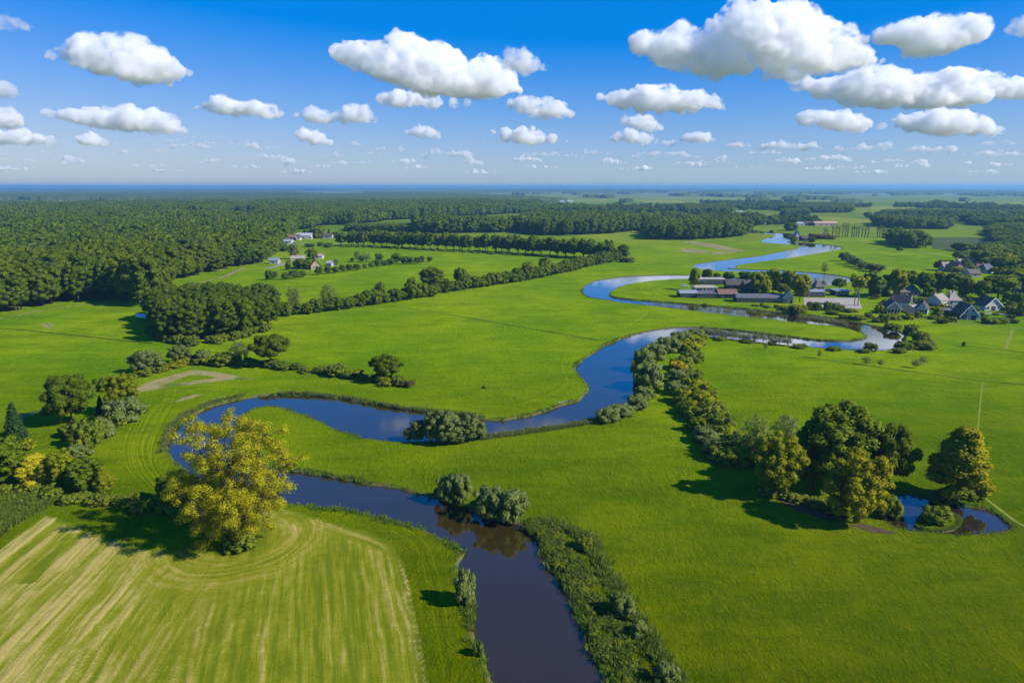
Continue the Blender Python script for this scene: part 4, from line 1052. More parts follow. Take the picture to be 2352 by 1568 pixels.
# the endless woods towards the horizon: one canopy with clearings
def far_canopy():
    na, nr = 900, 330
    aa = np.linspace(-.80, .80, na); rr_ = 1750 * np.exp(np.linspace(0, math.log(30000 / 1750), nr))
    A, Rr = np.meshgrid(aa, rr_); X, Y = A * Rr, Rr
    big = vnoise(X / 900, Y / 1300, 3) * .6 + vnoise(X / 330 + 5, Y / 420, 4) * .4
    dens = np.where(A < -.30, .82, np.where(A < 0.02, .62, .52)) + np.where(A > .02, np.clip((Rr - 3500) / 9000, -.16, .34) - .06, 0)
    # in the first two kilometres the open side keeps its traced woods
    near_open = (A > .0) & (Rr < 2100)
    openw = vnoise(X / 240, Y / 420, 14) * .65 + vnoise(X / 110, Y / 160, 15) * .35
    big = np.where(A > 0.0, openw * .9 + big * .1, big)
    thr = np.where(A > .02, np.interp(Rr, [1800, 3500, 7000, 12000, 22000], [.255, .30, .40, .49, .60]), .24 + dens * .42)
    wood = (big < thr) & ~near_open & ~((A < .02) & (Rr < 1950) & (A > -.0))
    left_lim = (A < .03) | (Rr > 2000)
    wood &= left_lim
    lump = vnoise(X / 11, Y / 13, 9) * .55 + vnoise(X / 26, Y / 30, 10) * .6 + np.random.default_rng(2).uniform(0, .3, X.shape)
    Z = np.where(wood, 9 + 9 * lump + np.clip((Rr - 3000) / 3000, 0, 4) * lump * 1.5, -4)
    V = np.c_[X.ravel(), Y.ravel(), Z.ravel()]
    i = np.arange(nr - 1)[:, None] * na + np.arange(na - 1)[None]; i = i.ravel()
    q = np.stack([i, i + 1, i + na + 1, i + na], 1)
    keep = wood.ravel()[q].any(1); q = q[keep]
    t = NT('far_canopy'); p = t.pos()
    c = t.mix(t.noise(p, .05, 3, .7), (.045, .075, .022), (.105, .135, .035))
    c = t.mix(t.math('MULTIPLY', t.ramp(t.noise(p, .004, 3), .5, .75), .5), c, (.150, .155, .040))
    m = t.surf(c, .95, .0)
    tag(obj('distant_forest', mesh_np('distant_forest', V, q, None, [m])), kind='stuff')
far_canopy()

# ------------------------------------------------------------------ houses, barns, cars
def plain(name, c, rough=.7, spec=.3, nscale=1.5, var=.18, bump=0, **kw):
    t = NT(name); p = t.objco(); c2 = tuple(x * (1 - var) for x in c)
    n = t.noise(p, nscale, 4, .65)
    return t.surf(t.mix(t.ramp(n, .3, .7), c, c2), rough, spec, t.bump(n, bump, .05) if bump else None, **kw)
def tiled(name, c, var=.25):
    t = NT(name); p = t.objco()
    w = t.n('ShaderNodeTexWave', wave_type='BANDS', bands_direction='Z'); w.inputs['Scale'].default_value = 1.6; w.inputs['Distortion'].default_value = .4; t.l(p, w.inputs['Vector'])
    n = t.noise(p, 1.2, 4, .7); col = t.mix(t.ramp(n, .3, .7), c, tuple(x * (1 - var) for x in c))
    col = t.mix(t.math('MULTIPLY', w.outputs['Fac'], .25), col, tuple(x * .5 for x in c))
    return t.surf(col, .8, .08, t.bump(w.outputs['Fac'], .4, .05))
HM = {
 'white': plain('white_render', (.54,.53,.50)), 'brick': plain('red_brick', (.36,.20,.14), nscale=4), 'pinkbrick': plain('pale_brick', (.50,.36,.28), nscale=4),
 'grey': plain('grey_render', (.38,.38,.38)), 'wood': plain('dark_boards', (.045,.038,.032), nscale=5), 'tan': plain('sandstone_wall', (.46,.40,.32)),
 'trim': plain('white_paint', (.80,.79,.76)), 'slate': tiled('dark_slate', (.125,.108,.095)), 'slateblue': tiled('blue_grey_slate', (.155,.163,.178)), 'thatch': plain('grey_thatch', (.150,.130,.105), nscale=6, bump=.5),
 'redtile': tiled('red_tiles', (.27,.15,.11)), 'tantile': tiled('weathered_tiles', (.42,.35,.30)), 'pinkroof': tiled('pink_sheet_roof', (.62,.38,.34)), 'whiteroof': plain('white_sheet_roof', (.43,.44,.46), .6, .2),
 'flatroof': plain('felt_roof', (.26,.24,.21)), 'blueroof': plain('blue_sheet_roof', (.22,.27,.34), .6, .2), 'steel': plain('ribbed_steel_roof', (.30,.33,.37), .45, .4),
 'glass': plain('window_glass', (.03,.04,.05), .06, .6, var=.1), 'door': plain('dark_door', (.05,.05,.05)), 'paint_white': plain('white_car_paint', (.75,.75,.75), .25, .5), 'paint_dark': plain('dark_car_paint', (.03,.035,.045), .2, .5),
 'rubber': plain('tyre_rubber', (.02,.02,.02)), 'copper': plain('rusty_sheet', (.30,.17,.11)),
}
def box_bm(bm, x0, x1, y0, y1, z0, z1):
    v = [bm.verts.new(p) for p in ((x0,y0,z0),(x1,y0,z0),(x1,y1,z0),(x0,y1,z0),(x0,y0,z1),(x1,y0,z1),(x1,y1,z1),(x0,y1,z1))]
    for f in ((3,2,1,0),(4,5,6,7),(0,1,5,4),(1,2,6,5),(2,3,7,6),(3,0,4,7)): bm.faces.new([v[i] for i in f])
def bm_obj(name, bm, mat, parent, loc=None):
    me = bpy.data.meshes.new(name); bmesh.ops.recalc_face_normals(bm, faces=bm.faces); bm.to_mesh(me); bm.free(); me.materials.append(mat)
    return obj(name, me, parent, loc)
def prism_bm(bm, prof, y0, y1):
    a = [bm.verts.new((x, y0, z)) for x, z in prof]; b = [bm.verts.new((x, y1, z)) for x, z in prof]; n = len(prof)
    bm.faces.new(a[::-1]); bm.faces.new(b)
    for i in range(n): bm.faces.new((a[i], a[(i + 1) % n], b[(i + 1) % n], b[i]))
def opening(root, name, face, w, d, a, z, ww, hh, kind='window'):
    # a frame proud of the wall with its pane or leaf
    def place(bm, e0, e1, A0, A1, Z0, Z1):
        if face == 'g': box_bm(bm, A0, A1, -d / 2 - e1, -d / 2 - e0, Z0, Z1)
        elif face == 'r': box_bm(bm, w / 2 + e0, w / 2 + e1, A0, A1, Z0, Z1)
        else: box_bm(bm, -w / 2 - e1, -w / 2 - e0, A0, A1, Z0, Z1)
    bm = bmesh.new(); place(bm, .01, .05, a - ww / 2 - .1, a + ww / 2 + .1, z - .1 if kind == 'window' else z, z + hh + .1)
    f = bm_obj(name, bm, HM['trim'], root)
    bm = bmesh.new(); place(bm, .06, .09, a - ww / 2, a + ww / 2, z, z + hh)
    bm_obj('pane' if kind == 'window' else 'door_leaf', bm, HM['glass'] if kind == 'window' else HM['door'], f)
def house(u, vb, wpx, depth, eave, ridge, wall, roof, label, rot=0.0, axis='y', wins=(), doors=(), chim=True, over=.45, fascia=False, name='house', cat='house', hip=0.0, ridge_off=0.0, group=None, sc_w=1.0):
    x, y = P(u, vb); w = wpx * mpp(vb) * sc_w
    if axis == 'x': w, depth = depth, w
    root = empty(name, (x, y + (depth if axis == 'y' else w) * .5, 0), label, cat, group, R(rot) + (R(90) if axis == 'x' else 0))
    ro = ridge_off * w / 2
    bm = bmesh.new(); prism_bm(bm, [(-w/2, -.3), (w/2, -.3), (w/2, eave), (ro, ridge), (-w/2, eave)] if not hip else [(-w/2, -.3), (w/2, -.3), (w/2, eave), (-w/2, eave)], -depth/2, depth/2)
    bm_obj('wall', bm, HM[wall], root)
    bm = bmesh.new(); th = .22
    for sgn in (-1, 1):
        dx, dz = sgn * w / 2 - ro, eave - ridge; L = math.hypot(dx, dz); ux, uz = dx / L, dz / L
        ex, ez = sgn * w / 2 + ux * over, eave + uz * over
        hy = hip * (ridge - eave)
        y0, y1 = -depth / 2 - over, depth / 2 + over
        lo = [(ex, y0, ez + .03), (ex, y1, ez + .03)]; hi = [(ro, y1 - hy, ridge + .03), (ro, y0 + hy, ridge + .03)]
        A = [bm.verts.new(q) for q in lo + hi]; B = [bm.verts.new((q[0], q[1], q[2] + th)) for q in lo + hi]
        bm.faces.new(A[::-1]); bm.faces.new(B)
        for i in range(4): bm.faces.new((A[i], A[(i+1)%4], B[(i+1)%4], B[i]))
    if hip:
        for e in (-1, 1):
            ye = e * (depth / 2 + over); yr = e * (depth / 2 + over - hip * (ridge - eave))
            L = math.hypot(w / 2, ridge - eave); ez = eave - (ridge - eave) / L * over + .03; ex = w / 2 + (w / 2) / L * over
            for dz in (0, th): bm.faces.new([bm.verts.new(q) for q in ((-ex, ye, ez + dz), (ex, ye, ez + dz), (ro, yr, ridge + .03 + dz))])
    rf = bm_obj('roof', bm, HM[roof], root)
    if chim:
        bm = bmesh.new(); box_bm(bm, ro + .3, ro + 1.1, depth * .22, depth * .22 + .8, ridge - 1.2, ridge + 1.1); box_bm(bm, ro + .22, ro + 1.18, depth * .22 - .08, depth * .22 + .88, ridge + 1.1, ridge + 1.25)
        bm_obj('chimney', bm, HM['brick'], rf)
    if fascia:
        bm = bmesh.new()
        for sgn in (-1, 1):
            dx, dz = sgn * w / 2 - ro, eave - ridge; L = math.hypot(dx, dz); ux, uz = dx / L, dz / L
            pr = [(ro, ridge - .25), (ro, ridge + .30), (sgn * w/2 + ux * over, eave + uz * over + .30), (sgn * w/2 + ux * over, eave + uz * over - .25)]
            prism_bm(bm, pr, -depth / 2 - over - .12, -depth / 2 - over - .02)
        bm_obj('bargeboard', bm, HM['trim'], root)
    for o in wins: opening(root, 'window', o[0], w, depth, *o[1:])
    for o in doors: opening(root, 'door', o[0], w, depth, *o[1:], kind='door')
    return root
def flat_block(u, vb, wpx, depth, h, wall, roof, label, rot=0.0, n_win=5, name='building', arch=0.0, lean=0.0):
    x, y = P(u, vb); w = wpx * mpp(vb)
    root = empty(name, (x, y + depth / 2, 0), label, 'building', None, R(rot))
    bm = bmesh.new(); box_bm(bm, -w/2, w/2, -depth/2, depth/2, -.3, h); bm_obj('wall', bm, HM[wall], root)
    bm = bmesh.new()
    if arch:
        pr = [(-depth/2 - .4, h + .02)] + [(-math.cos(math.pi * k / 12) * (depth/2 + .4), h + .05 + math.sin(math.pi * k / 12) * arch) for k in range(13)] + [(depth/2 + .4, h + .02)]
        b2 = bmesh.new(); prism_bm(b2, pr, -w/2 - .4, w/2 + .4)
        for v_ in b2.verts: v_.co = Vector((v_.co.y, v_.co.x, v_.co.z))
        bm.free(); bm = b2
    else:
        v = [(-w/2-.4,-depth/2-.4,h+.01),(w/2+.4,-depth/2-.4,h+.01),(w/2+.4,depth/2+.4,h+.01+lean),(-w/2-.4,depth/2+.4,h+.01+lean)]
        A = [bm.verts.new(q) for q in v]; B = [bm.verts.new((q[0], q[1], q[2] + .35)) for q in v]
        bm.faces.new(A[::-1]); bm.faces.new(B)
        for i in range(4): bm.faces.new((A[i], A[(i+1)%4], B[(i+1)%4], B[i]))
    bm_obj('roof', bm, HM[roof], root)
    for k in range(n_win):
        a = -w/2 + w * (k + .5) / n_win
        opening(root, 'window', 'g', w, depth, a, 1.0, min(w / n_win * .55, 2.2), min(1.3, h - 1.5))
    opening(root, 'door', 'g', w, depth, -w/2 + w * (.5 / max(n_win, 1) + .5 / max(n_win, 1)) if n_win > 1 else 0, 0, 1.1, 2.1, 'door')
    return root
V5 = lambda x, y: (1862 + x * .2083, 575.75 + y * .2083)
V4 = lambda x, y: (1519 + x / 6, 600 + y / 6)
# right hand village, by the river bend
def H(zx, zb, zw, dp, ev, rg, *a, **k): u, v = V5(zx, zb); return house(u, v, zw * .2083 * .9, dp * .85, ev * .88, rg * .88, *a, **k)
H(938, 702, 150, 10, 3.8, 7.0, 'pinkbrick', 'slate', 'pale brick gabled house with white bargeboards and a row of tall ground floor windows', rot=-14, fascia=True, wins=[('g',-2.1,.5,1.1,2.0),('g',-.7,.5,1.0,2.0),('g',.9,.5,.8,2.0),('g',2.1,.5,.8,2.0),('r',-2,.9,1.2,1.2),('r',2,.9,1.2,1.2)])
H(1035, 640, 110, 10, 3.6, 7.2, 'white', 'slate', 'white gabled house wing with steep dark roof behind the brick gable', rot=52, fascia=True, wins=[('g',-1.5,1.,1.,1.3),('g',1.5,1.,1.,1.3)], chim=False)
H(1180, 690, 200, 8, 2.6, 4.2, 'tan', 'tantile', 'low grey tiled outbuilding between the brick house and the dark roofed house', rot=28, axis='x', chim=False, wins=[('l',-2,.8,1,1),('l',2,.8,1,1)])
H(1300, 705, 105, 11, 2.8, 6.6, 'white', 'slate', 'dark roofed house half hidden by green bushes with one long sweeping white edged roof', rot=-35, fascia=True, wins=[('g',-1.2,.8,1.2,1.3),('g',1.4,.8,1.2,1.3)], doors=[('g',0,0,1,2.1)])
H(1440, 615, 150, 9, 3.6, 6.6, 'white', 'tantile', 'white house with weathered pale tile roof left of the pale hipped house', rot=25, axis='x', wins=[('l',-2.5,1,1,1.2),('l',2.5,1,1,1.2)])
H(1600, 608, 140, 9, 3.2, 6.6, 'white', 'tantile', 'pale hipped roof house behind the big grey gable', rot=-5, axis='x', hip=.8, wins=[('l',-2,1,1,1.2),('l',2,1,1,1.2)])
H(1772, 765, 210, 12, 2.4, 8.0, 'grey', 'slate', 'large grey house with tall asymmetric gable and big triangular glass front', rot=-10, ridge_off=-.05, fascia=True, chim=False, wins=[('g',-2.4,.3,2.4,2.6),('g',-1.7,3.3,1.4,2.2),('g',1.2,3.9,1.1,1.1)], doors=[('g',1.6,0,2.4,2.4)])
H(1640, 700, 120, 8, 2.6, 3.8, 'grey', 'slateblue', 'low blue grey roofed annex left of the tall glass fronted gable', rot=0, axis='x', chim=False, wins=[('l',0,.8,1.4,1.2)])
H(1500, 712, 100, 5, 2.3, 3.4, 'tan', 'slateblue', 'small blue grey roofed garden building in front of the annex', axis='x', chim=False, doors=[('l',0,0,1.6,2.0)])
H(2005, 662, 225, 8, 2.7, 7.2, 'white', 'slate', 'white cottage with wide dark gable roof and a central dark door at the far right', rot=5, fascia=True, wins=[('g',-2.9,.9,1.1,1.2),('g',2.6,1.2,.8,.9),('g',-4.4,.8,.9,1.0)], doors=[('g',0,0,2.2,2.3)])
H(1095, 500, 240, 9, 2.6, 6.6, 'brick', 'thatch', 'long grey thatched farmhouse with rounded hip behind the brick gable', axis='x', hip=.7, rot=0, wins=[('l',-3,.8,1.2,1.2),('l',3,.8,1.2,1.2)], doors=[('l',0,0,1.1,2.1)])
H(100, 442, 95, 8, 2.8, 6.6, 'brick', 'thatch', 'small brown hipped cottage by the parked white cars', axis='x', hip=.7, wins=[('l',-2,.8,1,1.1),('l',1.5,.8,1,1.1)])
# upper right village
H(1625, 240, 140, 9, 4.2, 8.0, 'brick', 'slate', 'dark roofed brick house standing in front of the meadow at the upper village', rot=18, wins=[('g',-2.5,1,1.2,1.4),('g',2.5,1,1.2,1.4),('g',0,5,1.2,1.3)])
H(1510, 228, 90, 9, 3.5, 7.0, 'pinkbrick', 'tantile', 'low brick house with pale roof left of the dark roofed brick house', axis='x', chim=True, wins=[('l',0,1,1.3,1.2)])
H(1770, 185, 70, 7, 2.6, 4.8, 'white', 'whiteroof', 'white arched gable house above the upper village street', rot=-20, chim=False, fascia=True, wins=[('g',0,1.2,1.6,1.8)])
H(1965, 250, 170, 10, 3.0, 7.0, 'white', 'slateblue', 'large blue grey pyramid roofed house at the upper village', rot=20, hip=.75, axis='x', wins=[('l',-3,1,1.3,1.3),('l',3,1,1.3,1.3)])
H(1730, 262, 70, 7, 2.8, 5.0, 'white', 'tantile', 'white gable house in front of the dark roofed brick house', rot=-15, fascia=True, wins=[('g',-1.2,1,1,1.2),('g',1.2,1,1,1.2)])
H(1815, 290, 130, 9, 2.6, 5.5, 'grey', 'thatch', 'low grey roofed barn below the white arched gable house', axis='x', chim=False, wins=[('l',0,1,1.3,1)])
H(1760, 115, 130, 9, 3.0, 5.0, 'white', 'flatroof', 'long low white roofed shed at the top of the village', axis='x', chim=False, wins=[('l',-4,.8,1.3,1),('l',4,.8,1.3,1)])
H(1925, 50, 110, 9, 4.0, 7.0, 'white', 'blueroof', 'blue roofed barn among the trees at the village top', axis='x', chim=False, wins=[('l',0,1,1.3,1)])
H(2290, 400, 90, 9, 3.5, 6.5, 'white', 'slate', 'white walled house among the trees at the right picture edge', rot=30, wins=[('g',-1.5,1,1,1.2),('g',1.5,1,1,1.2)])
H(2280, 330, 90, 10, 3.5, 6.5, 'white', 'slateblue', 'grey roofed house at the right picture edge, upper one', rot=-20, wins=[('g',-1.5,1,1,1.2),('g',1.5,1,1,1.2)])
for zx, zb, zw, dp, ev, rg, wl, rf, rot, l in [(2330,300,70,8,3,5.5,'brick','redtile',20,'red roofed house among the trees at the right picture edge'),(2190,215,80,8,3,6,'grey','tantile',-15,'pale tiled house high in the wooded village edge'),(2090,120,80,8,3,6,'brick','slate',10,'small slate roofed brick house near the village top'),
      (2270,160,80,8,3,6,'white','slate',25,'white house with slate roof in the trees at the upper right'),(2330,500,80,8,3,6,'pinkbrick','slate',-20,'brick house behind the white cottage at the right picture edge'),(2180,460,90,8,2.8,5,'wood','thatch',10,'thatched barn in the trees behind the white cottage'),
      (1890,215,70,7,2.8,5,'pinkbrick','redtile',-25,'red tiled brick house between the upper village roofs'),(1660,160,60,7,2.8,5,'white','tantile',15,'little white house behind the dark roofed brick house'),(2010,215,60,7,2.6,4.6,'grey','slate',-8,'grey house right of the large pyramid roof')]:
    H(zx, zb, zw, dp, ev, rg, wl, rf, l, rot=rot, axis='x', wins=[('l',-1.8,1,1,1.2),('l',1.8,1,1,1.2)])
# farm yard between the river loops
def F4(zx, zb, zw): u, v = V4(zx, zb); return u, v, zw / 6
flat_block(*F4(695, 322, 370), 8, 3.2, 'wood', 'tan', 'long dark boarded barn at the water behind the farm yard', n_win=8)
house(*F4(1040, 392, 250), 9, 2.8, 5.6, 'wood', 'slate', 'dark barn with broad slate roof and yellowed gable edge', axis='x', rot=-6, chim=False, wins=[('l',-3,.8,1.4,1.2),('l',3,.8,1.4,1.2)], name='barn', cat='barn')
house(*F4(1265, 440, 190), 11, 3.0, 6.6, 'wood', 'slate', 'dark boarded barn in the shade under the farm trees', axis='x', rot=-4, chim=False, doors=[('l',0,0,3,2.6)], name='barn', cat='barn')
flat_block(*F4(620, 428, 300), 9, 2.6, 'white', 'tan', 'flat pale roofed farm building behind the long low sheds', n_win=6)
flat_block(*F4(375, 502, 235), 8, 2.4, 'wood', 'steel', 'low steel roofed shed at the left end of the farm', n_win=5, arch=1.3)
flat_block(*F4(650, 508, 320), 6, 2.3, 'wood', 'slateblue', 'long low shed with pale front edge in the middle of the farm', n_win=8, lean=.6)
house(*F4(925, 512, 250), 9, 2.4, 4.4, 'wood', 'redtile', 'shed with red tiled roof in the middle of the farm', axis='x', rot=-3, chim=False, wins=[('l',-3,.7,1.4,1),('l',3,.7,1.4,1)], name='barn', cat='barn')
flat_block(*F4(1370, 570, 640), 8, 2.2, 'wood', 'slateblue', 'very long blue grey roofed stable along the river bank', rot=-4, n_win=14, arch=1.9)
house(*F4(1790, 582, 130), 9, 3.0, 6.4, 'tan', 'slateblue', 'stone gabled house with blue slate roof at the end of the long stable', rot=-20, chim=False, fascia=True, wins=[('g',-1.4,.8,1.1,1.3)], doors=[('g',1.4,0,1.1,2.1)])
flat_block(*F4(2110, 492, 290), 7, 2.8, 'wood', 'steel', 'long flat roofed shed behind the paved square', n_win=7)
flat_block(*F4(2490, 478, 190), 7, 2.8, 'wood', 'steel', 'flat roofed shed right of the long one behind the paved square', n_win=5)
house(*F4(2395, 662, 110), 3, 2.2, 2.9, 'white', 'slate', 'little white hut with dark windows on the edge of the paved square', axis='x', chim=False, wins=[('l',-1.2,.6,1.2,1.1),('l',1.2,.6,1.2,1.1)], name='hut', cat='hut')
# far farms
def farm(u, vb, wpx, depth, h, r, wall, roof, label, rot=0): return house(u, vb, wpx, depth, h, r, wall, roof, label, axis='x', rot=rot, chim=False, wins=[('l',-8,1,3,1.2),('l',0,1,3,1.2),('l',8,1,3,1.2)], name='barn', cat='barn')
farm(1898, 519, 52, 16, 4, 6.5, 'pinkbrick', 'pinkroof', 'long pink roofed barn on the far meadow')
farm(1862, 518, 26, 14, 4, 6, 'wood', 'slate', 'dark roofed barn touching the pink roofed one')
farm(1842, 518, 20, 12, 3, 5, 'white', 'whiteroof', 'white shed left of the dark roofed far barn')
farm(697, 549, 34, 14, 4, 6.5, 'white', 'whiteroof', 'long white roofed shed by the forest edge')
farm(670, 551, 14, 10, 3, 6, 'brick', 'redtile', 'red roofed house left of the long white shed')
house(684, 552, 8, 9, 3, 6.5, 'white', 'slate', 'small white gabled house before the long white shed', chim=False)
farm(735, 540, 16, 9, 3, 6, 'white', 'whiteroof', 'white roofed house on the road behind the avenue, upper one')
farm(752, 548, 20, 9, 3, 6, 'grey', 'slate', 'dark roofed house on the road behind the avenue, lower one')
farm(918, 527, 30, 14, 4, 7, 'white', 'slateblue', 'white farm building behind the avenue')
farm(946, 523, 20, 16, 5, 8, 'wood', 'blueroof', 'blue roofed barn right of the white farm building behind the avenue')
farm(658, 561, 22, 10, 3, 5, 'white', 'steel', 'low white shed on the road at the forest edge')
house(628, 606.5, 20, 7, 2.8, 4.6, 'grey', 'blueroof', 'blue roofed shed at the end of the sandy track', axis='x', chim=False, wins=[('l',0,.8,1.5,1)], name='shed', cat='shed')
house(721, 619, 22, 9, 3, 7, 'pinkbrick', 'redtile', 'red brick farmhouse beside the row of round trees', rot=20, wins=[('g',-1.5,1,1,1.2),('g',1.5,1,1,1.2)])
house(682, 601, 30, 8, 2.6, 4.6, 'tan', 'tantile', 'long low pale barn behind the farmhouse trees', axis='x', rot=12, chim=False, wins=[('l',0,.8,1.5,1)], name='barn', cat='barn')
house(728, 595, 24, 6, 2.4, 4, 'white', 'tantile', 'pale shed on the meadow right of the farm', axis='x', chim=False, wins=[('l',0,.8,1.5,1)], name='shed', cat='shed')
house(758, 611, 16, 5, 2.2, 3.6, 'white', 'whiteroof', 'small white roofed shed behind the row of round trees', axis='x', rot=-25, chim=False, wins=[('l',0,.6,1.2,1)], name='shed', cat='shed')
house(685, 615, 14, 6, 2.4, 4.6, 'white', 'slate', 'white gabled cottage left of the red brick farmhouse', rot=-20, chim=False, wins=[('g',0,1,1,1.1)])
house(1832, 551, 9, 8, 5, 10, 'white', 'whiteroof', 'white boathouse on the river island', chim=False, wins=[('g',0,1.5,1.5,1.5)], name='boathouse', cat='boathouse')
house(1850, 554, 14, 8, 3, 5.5, 'wood', 'slate', 'dark low building beside the white boathouse', axis='x', chim=False, wins=[('l',0,1,1.5,1)], name='boathouse', cat='boathouse')
for u, vt, vb, w, l in [(1822,541,556,14,'dark tree left of the white boathouse'),(1842,541,553,14,'dark tree between the two boathouses'),(1864,545,556,16,'tree right of the dark boathouse'),(1880,536,548,40,'low brown scrub behind the boathouse'),(1900,539,549,30,'brown reed scrub at the upper river')]:
    plant('russet_bush' if 'brown' in l else 'hedge', u, vt, vb, w, l)
for u, vb, w, l in [(1262,469,14,'pale far house, left one of the distant hamlet'),(1290,467,12,'pale far house in the middle of the distant hamlet'),(1310,466,12,'pale far house, right one of the distant hamlet'),(2108,473,10,'white far shed among the woods on the right'),(1750,482,16,'pale glasshouse by the far water'),(1700,495,14,'white far barn by the upper water')]:
    farm(u, vb, w, 20, 5, 9, 'white', 'whiteroof', l)
# white polytunnel at the grove
x, y = P(330, 728); root = empty('polytunnel', (x, y, 0), 'white arched polytunnel at the left foot of the oval grove', 'polytunnel', None, R(-28))
bm = bmesh.new(); prism_bm(bm, [(-1.6 * math.cos(math.pi * k / 10), 1.5 * math.sin(math.pi * k / 10) + .02) for k in range(11)], -4, 4)
for v_ in bm.verts: v_.co = Vector((v_.co.y, v_.co.x, v_.co.z))
bm_obj('cover', bm, HM['paint_white'], root)
for k in range(5):
    bm = bmesh.new()
    for j in range(10):
        a0, a1 = math.pi * j / 10, math.pi * (j + 1) / 10
        prism_bm(bm, [(-1.64 * math.cos(a0), 1.54 * math.sin(a0) + .03), (-1.64 * math.cos(a1), 1.54 * math.sin(a1) + .03), (-1.70 * math.cos(a1), 1.60 * math.sin(a1) + .03), (-1.70 * math.cos(a0), 1.60 * math.sin(a0) + .03)], -4 + k * 1.98, -3.92 + k * 1.98)
    for v_ in bm.verts: v_.co = Vector((v_.co.y, v_.co.x, v_.co.z))
    bm_obj('hoop', bm, HM['steel'], root)
# cars
def car_meshes():
    bm = bmesh.new(); pr = [(-2.1,.35),(2.1,.35),(2.12,.75),(1.95,.9),(1.1,.95),(.55,1.45),(-1.2,1.48),(-1.9,1.0),(-2.1,.9)]
    prism_bm(bm, [(a, b) for a, b in pr], -.85, .85)
    bmesh.ops.recalc_face_normals(bm, faces=bm.faces); body = bpy.data.meshes.new('car_body'); bm.to_mesh(body); bm.free()
    bm = bmesh.new(); prism_bm(bm, [(.95,.98),(.5,1.40),(-1.15,1.43),(-1.7,1.02)], -.87, .87)
    bmesh.ops.recalc_face_normals(bm, faces=bm.faces); win = bpy.data.meshes.new('car_window'); bm.to_mesh(win); bm.free(); win.materials.append(HM['glass'])
    bm = bmesh.new(); bmesh.ops.create_cone(bm, cap_ends=True, segments=14, radius1=.34, radius2=.34, depth=.22, matrix=Matrix.Rotation(R(90), 4, 'X')); wh = bpy.data.meshes.new('car_wheel'); bm.to_mesh(wh); bm.free(); wh.materials.append(HM['rubber'])
    return body, win, wh
CB, CW, CH = car_meshes(); CB2 = CB.copy(); CB.materials.append(HM['paint_white']); CB2.materials.append(HM['paint_dark'])
for (u, v), rot, dark, l in [(V4(2045,418),10,0,'white car parked by the small brown cottage, left one'),(V4(2132,415),-15,0,'white car parked closest to the small brown cottage'),(V4(2240,420),5,0,'white car parked right of the small brown cottage'),(V4(2290,420),0,1,'dark car at the right end of the row by the small brown cottage'),
                             (V5(1190,585),20,1,'dark car in the yard between the village houses'),(V5(1560,470),10,0,'white car under the tall trees behind the village'),(V5(1850,480),0,0,'white car on the grass behind the white cottage'),(V4(370,497),10,0,'white car before the steel roofed shed'),(V4(325,352),0,0,'white car on the grass left of the farm'),
                             (V5(1780,285),30,0,'white car on the upper village street')]:
    x, y = P(u, v); c = empty('parked_car', (x, y, .02), l, 'car', 'cars parked in the village', R(rot))
    obj('body', CB2 if dark else CB, c); obj('window', CW, c)
    for sx in (-1.3, 1.3):
        for sy in (-.78, .78): obj('wheel', CH, c, (sx, sy, .34))
# far masts
for u, v, l in [(1739, 422, 'thin mast on the horizon, left one'), (1868, 424, 'thin mast on the horizon, right one')]:
    d = ray(u, v); k = 5500 / d.y; h = CAM_H + d.z * k
    root = empty('radio_mast', (d.x * k, 5500, 0), l, 'mast')
    a, q = tube([(0,0,0),(0,0,h*.5),(0,0,h*.98)], [3.2, 2.2, 1.4], 6); obj('shaft', mesh_np('mast_shaft', a, q, None, [HM['grey']]), root)
    a, q = tube([(0,0,h*.80),(0,0,h*.84)], [4.5, 4.5], 8); obj('platform', mesh_np('mast_platform', a, q, None, [HM['grey']]), root)
# timber edge on the river bank, garden fence, posts
x, y = P(1300, 922); root = empty('timber_revetment', (x, y, 0), 'short pale timber edging on the river bank below the meadow', 'timber edging', None, R(24))
bm = bmesh.new(); box_bm(bm, -2.6, 2.6, -.15, .05, -.6, .16); bm_obj('plank', bm, HM['tan'], root)
for k in range(5):
    bm = bmesh.new(); box_bm(bm, -2.5 + k * 1.25 - .09, -2.5 + k * 1.25 + .09, -.33, -.155, -.9, .35); bm_obj('post', bm, HM['tan'], root)
fx = along([(52,962),(75,955),(100,948),(128,945)], 1.9)
root = empty('garden_fence', (fx[0][0], fx[0][1], 0), 'grey post and rail fence beside the small conifer garden', 'fence')
for k, (x, y) in enumerate(fx):
    bm = bmesh.new(); box_bm(bm, -.07, .07, -.07, .07, -.2, 1.25); bm_obj('post', bm, HM['grey'], root, (x - fx[0][0], y - fx[0][1], 0))
bm = bmesh.new()
for (x0, y0), (x1, y1) in zip(fx[:-1], fx[1:]):
    for z in (.4, .8, 1.1):
        a, b = Vector((x0 - fx[0][0], y0 - fx[0][1], z)), Vector((x1 - fx[0][0], y1 - fx[0][1], z)); n_ = Vector((-(b - a).y, (b - a).x, 0)).normalized() * .03
        vs = [bm.verts.new(q) for q in (a - n_, a + n_, b + n_, b - n_)] + [bm.verts.new(q + Vector((0, 0, .1))) for q in (a - n_, a + n_, b + n_, b - n_)]
        for f in ((3,2,1,0),(4,5,6,7),(0,1,5,4),(1,2,6,5),(2,3,7,6),(3,0,4,7)): bm.faces.new([vs[i] for i in f])
bm_obj('rail', bm, HM['grey'], root)
